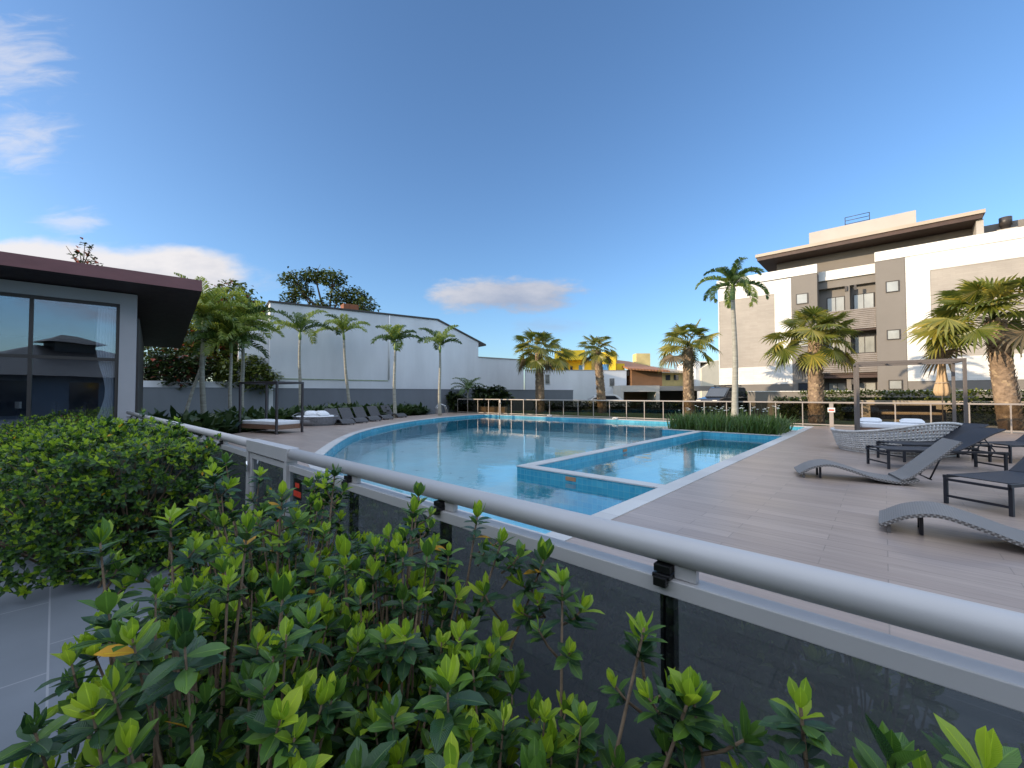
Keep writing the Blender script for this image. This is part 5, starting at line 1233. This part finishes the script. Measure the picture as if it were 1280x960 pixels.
# closed parasol beyond the fence
q = PY(1178, 500, 19.2); q.z = DECK_Z; zt0 = PY(1178, 443, 19.2).z - DECK_Z
T = thing('parasol', 'closed beige parasol standing beyond the fence before the sunlit hedge', 'parasol', q)
m = MB(); m.tube([(0, 0, 0), (0, 0, zt0)], .025, 10); m.build('pole', M['post_metal'], T)
m = MB(); m.lathe([(.02, zt0), (.07, zt0 - .06), (.13, zt0 - .18), (.12, zt0 - .4), (.13, zt0 - .8), (.17, zt0 - 1.2), (.24, zt0 - 1.55), (.26, zt0 - 1.75), (.20, zt0 - 1.92), (.03, zt0 - 1.95)], 48, fold=8, amp=.16); c = m.build('canopy', M['umb'], T)
m = MB(); m.lathe([(.20, zt0 - 1.30), (.225, zt0 - 1.30), (.235, zt0 - 1.36), (.21, zt0 - 1.36)], 32); m.build('strap', M['wood_pale'], c)
m = MB(); m.lathe([(0, .0), (.35, .0), (.35, .06), (0, .08)], 24); m.build('base', M['concrete'], T)

# ------------------------------------------------------------------ pool fittings
lad = PZ(556, 517.5, DECK_Z); T = thing('pool_ladder', 'stainless ladder handrails at the far curve of the pool', 'ladder', (lad.x, lad.y, DECK_Z), .35)
for y in (-.28, .28):
    m = MB(); m.tube(catmull3 := [(-.62, y, 0), (-.60, y, .45), (-.5, y, .66), (-.3, y, .74), (0, y, .62), (.12, y, .3), (.14, y, -.2), (.14, y, -.85)], .022, 10); m.build('handrail', M['steel'], T)
m = MB()
for z in (-.35, -.62): m.box(.10, .18, -.28, .28, z - .015, z + .015)
m.build('step', M['steel'], T)
q = PZ(597, 516.5, DECK_Z); q2 = PZ(631, 517.3, DECK_Z); e = (q2 - q).normalized(); T = thing('wooden_planter', 'long pale wooden box at the left end of the far glass fence', 'planter', (q.x, q.y, DECK_Z), math.atan2(e.y, e.x)); l = (q2 - q).length
m = MB(); m.box(0, l, 0, .4, 0, .46); m.build('box', M['wood_pale'], T, bevel=.01); m = MB(); m.box(-.03, l + .03, -.03, .43, .461, .50); m.build('rim', M['wood_pale'], T, bevel=.006)
q = PZ(624.5, 524, DECK_Z); T = thing('pool_shower', 'thin dark shower pole at the far pool edge', 'shower', (q.x, q.y, DECK_Z))
m = MB(); m.tube([(0, 0, 0), (0, 0, .95)], .02, 8); m.build('pole', M['post_dark'], T); m = MB(); m.tube([(0, 0, .93), (.12, 0, .95)], .03, 8); m.build('shower_head', M['post_dark'], T)
for k, (b, a, dr, lab) in enumerate(((-4.25, SH_A0 - .012, 0, 'small orange wall light on the front of the shallow pool wall'), (DIV + .255, 10.5, 1, 'small orange wall light inside the shallow pool divider'))):
    m = MB()
    if dr == 0: m.box(b - .11, b + .11, a, a + .011, 0.03, .10)
    else: m.box(b - .013, b, a - .11, a + .11, .03, .10)
    tag(m.build('pool_light', pm('orange_lens', (.42, .20, .10), .4, .1, 4), rotz=ROTP), lab, 'pool light')
for x, y, lab in ((769, 524.3, 'small pale skimmer box on the far pool edge below the yellow house'), (845, 528.5, 'small pale nozzle on the pool edge left of the planter'), (687, 520.5, 'small pale skimmer lid on the far pool edge before the leftmost fan palm')):
    q = PZ(x, y, DECK_Z); T = thing('pool_fitting', lab, 'pool fitting', (q.x, q.y, DECK_Z + .012), ROTP)
    m = MB(); m.box(-.13, .13, -.1, .1, 0, .09); m.build('housing', M['white_bright'], T, bevel=.02); m = MB(); m.box(-.09, .09, -.108, -.1, .02, .06); m.build('grille', M['frame_dark'], T)

# ------------------------------------------------------------------ parked cars
def car(name, label, paint, loc, rz, suv):
    T = thing(name, label, 'car', loc, rz); h = 1.75 if suv else 1.46; L = 2.2; w = .88
    lo = [(-L, .35), (-L, .80), (-L + .08, .95), (-1.35, 1.02), (1.1, 1.02), (2.0, .88), (L, .70), (L, .35)]
    m = MB(); Mx = Matrix.Rotation(math.pi / 2, 4, 'X')
    m.prism([(x, z) for x, z in reversed(lo)], -w, w, 0, Mx); m.build('body', M[paint], T, bevel=.06)
    cb_ = [(-2.05 if suv else -1.7, 1.0), (-1.85 if suv else -1.15, h - .06), (-1.6 if suv else -.9, h), (.15, h), (.45, h - .06), (1.15, 1.0)]
    m = MB(); m.prism([(x, z) for x, z in reversed(cb_)], -w + .12, w - .12, 0, Mx); m.build('cabin', M[paint], T, bevel=.05)
    m = MB(); ins = [(-1.75 if suv else -1.35, 1.06), (-1.65 if suv else -1.0, h - .12), (.20, h - .12), (.90, 1.06)]
    m.prism([(x, z) for x, z in reversed(ins)], -w + .105, w - .105, 0, Mx)
    m.add([Vector(p) for p in ((.50, -.66, h - .10), (.50, .66, h - .10), (1.17, .70, 1.05), (1.17, -.70, 1.05))], [(0, 3, 2, 1)]); m.build('window', M['window_dark'], T)
    for x in (-1.35, 1.4):
        for y in (-w + .08, w - .08):
            m = MB(); m.tube([(x, y - .1, .33), (x, y + .1, .33)], .33, 20); wh = m.build('wheel', M['tyre'], T)
            m = MB(); m.tube([(x, y - .105, .33), (x, y + .105, .33)], .2, 14); m.build('rim', M['steel'], wh)
    for y in (-.6, .6): m = MB(); m.box(L - .02, L + .02, y - .16, y + .16, .68, .80); m.build('headlight', M['white_bright'], T)
    if suv:
        m = MB()
        for y in (-.6, .6): m.tube([(-1.6, y, h + .07), (.1, y, h + .07)], .025, 6)
        for x in (-1.4, -.6, .0): m.tube([(x, -.65, h + .10), (x, .65, h + .10)], .03, 6)
        m.build('roof_rack', M['black_metal'], T)
car('parked_car', 'dark car with a roof rack parked behind the fence left of the planter palm', 'car_dark', (15.6, 30.5, .40), R(215), True)
car('parked_car', 'white car whose roof shows above the far fence by the middle fan palm', 'car_white', (PY(752, 500, 35.2).x, 35.2, .13), R(175), False)
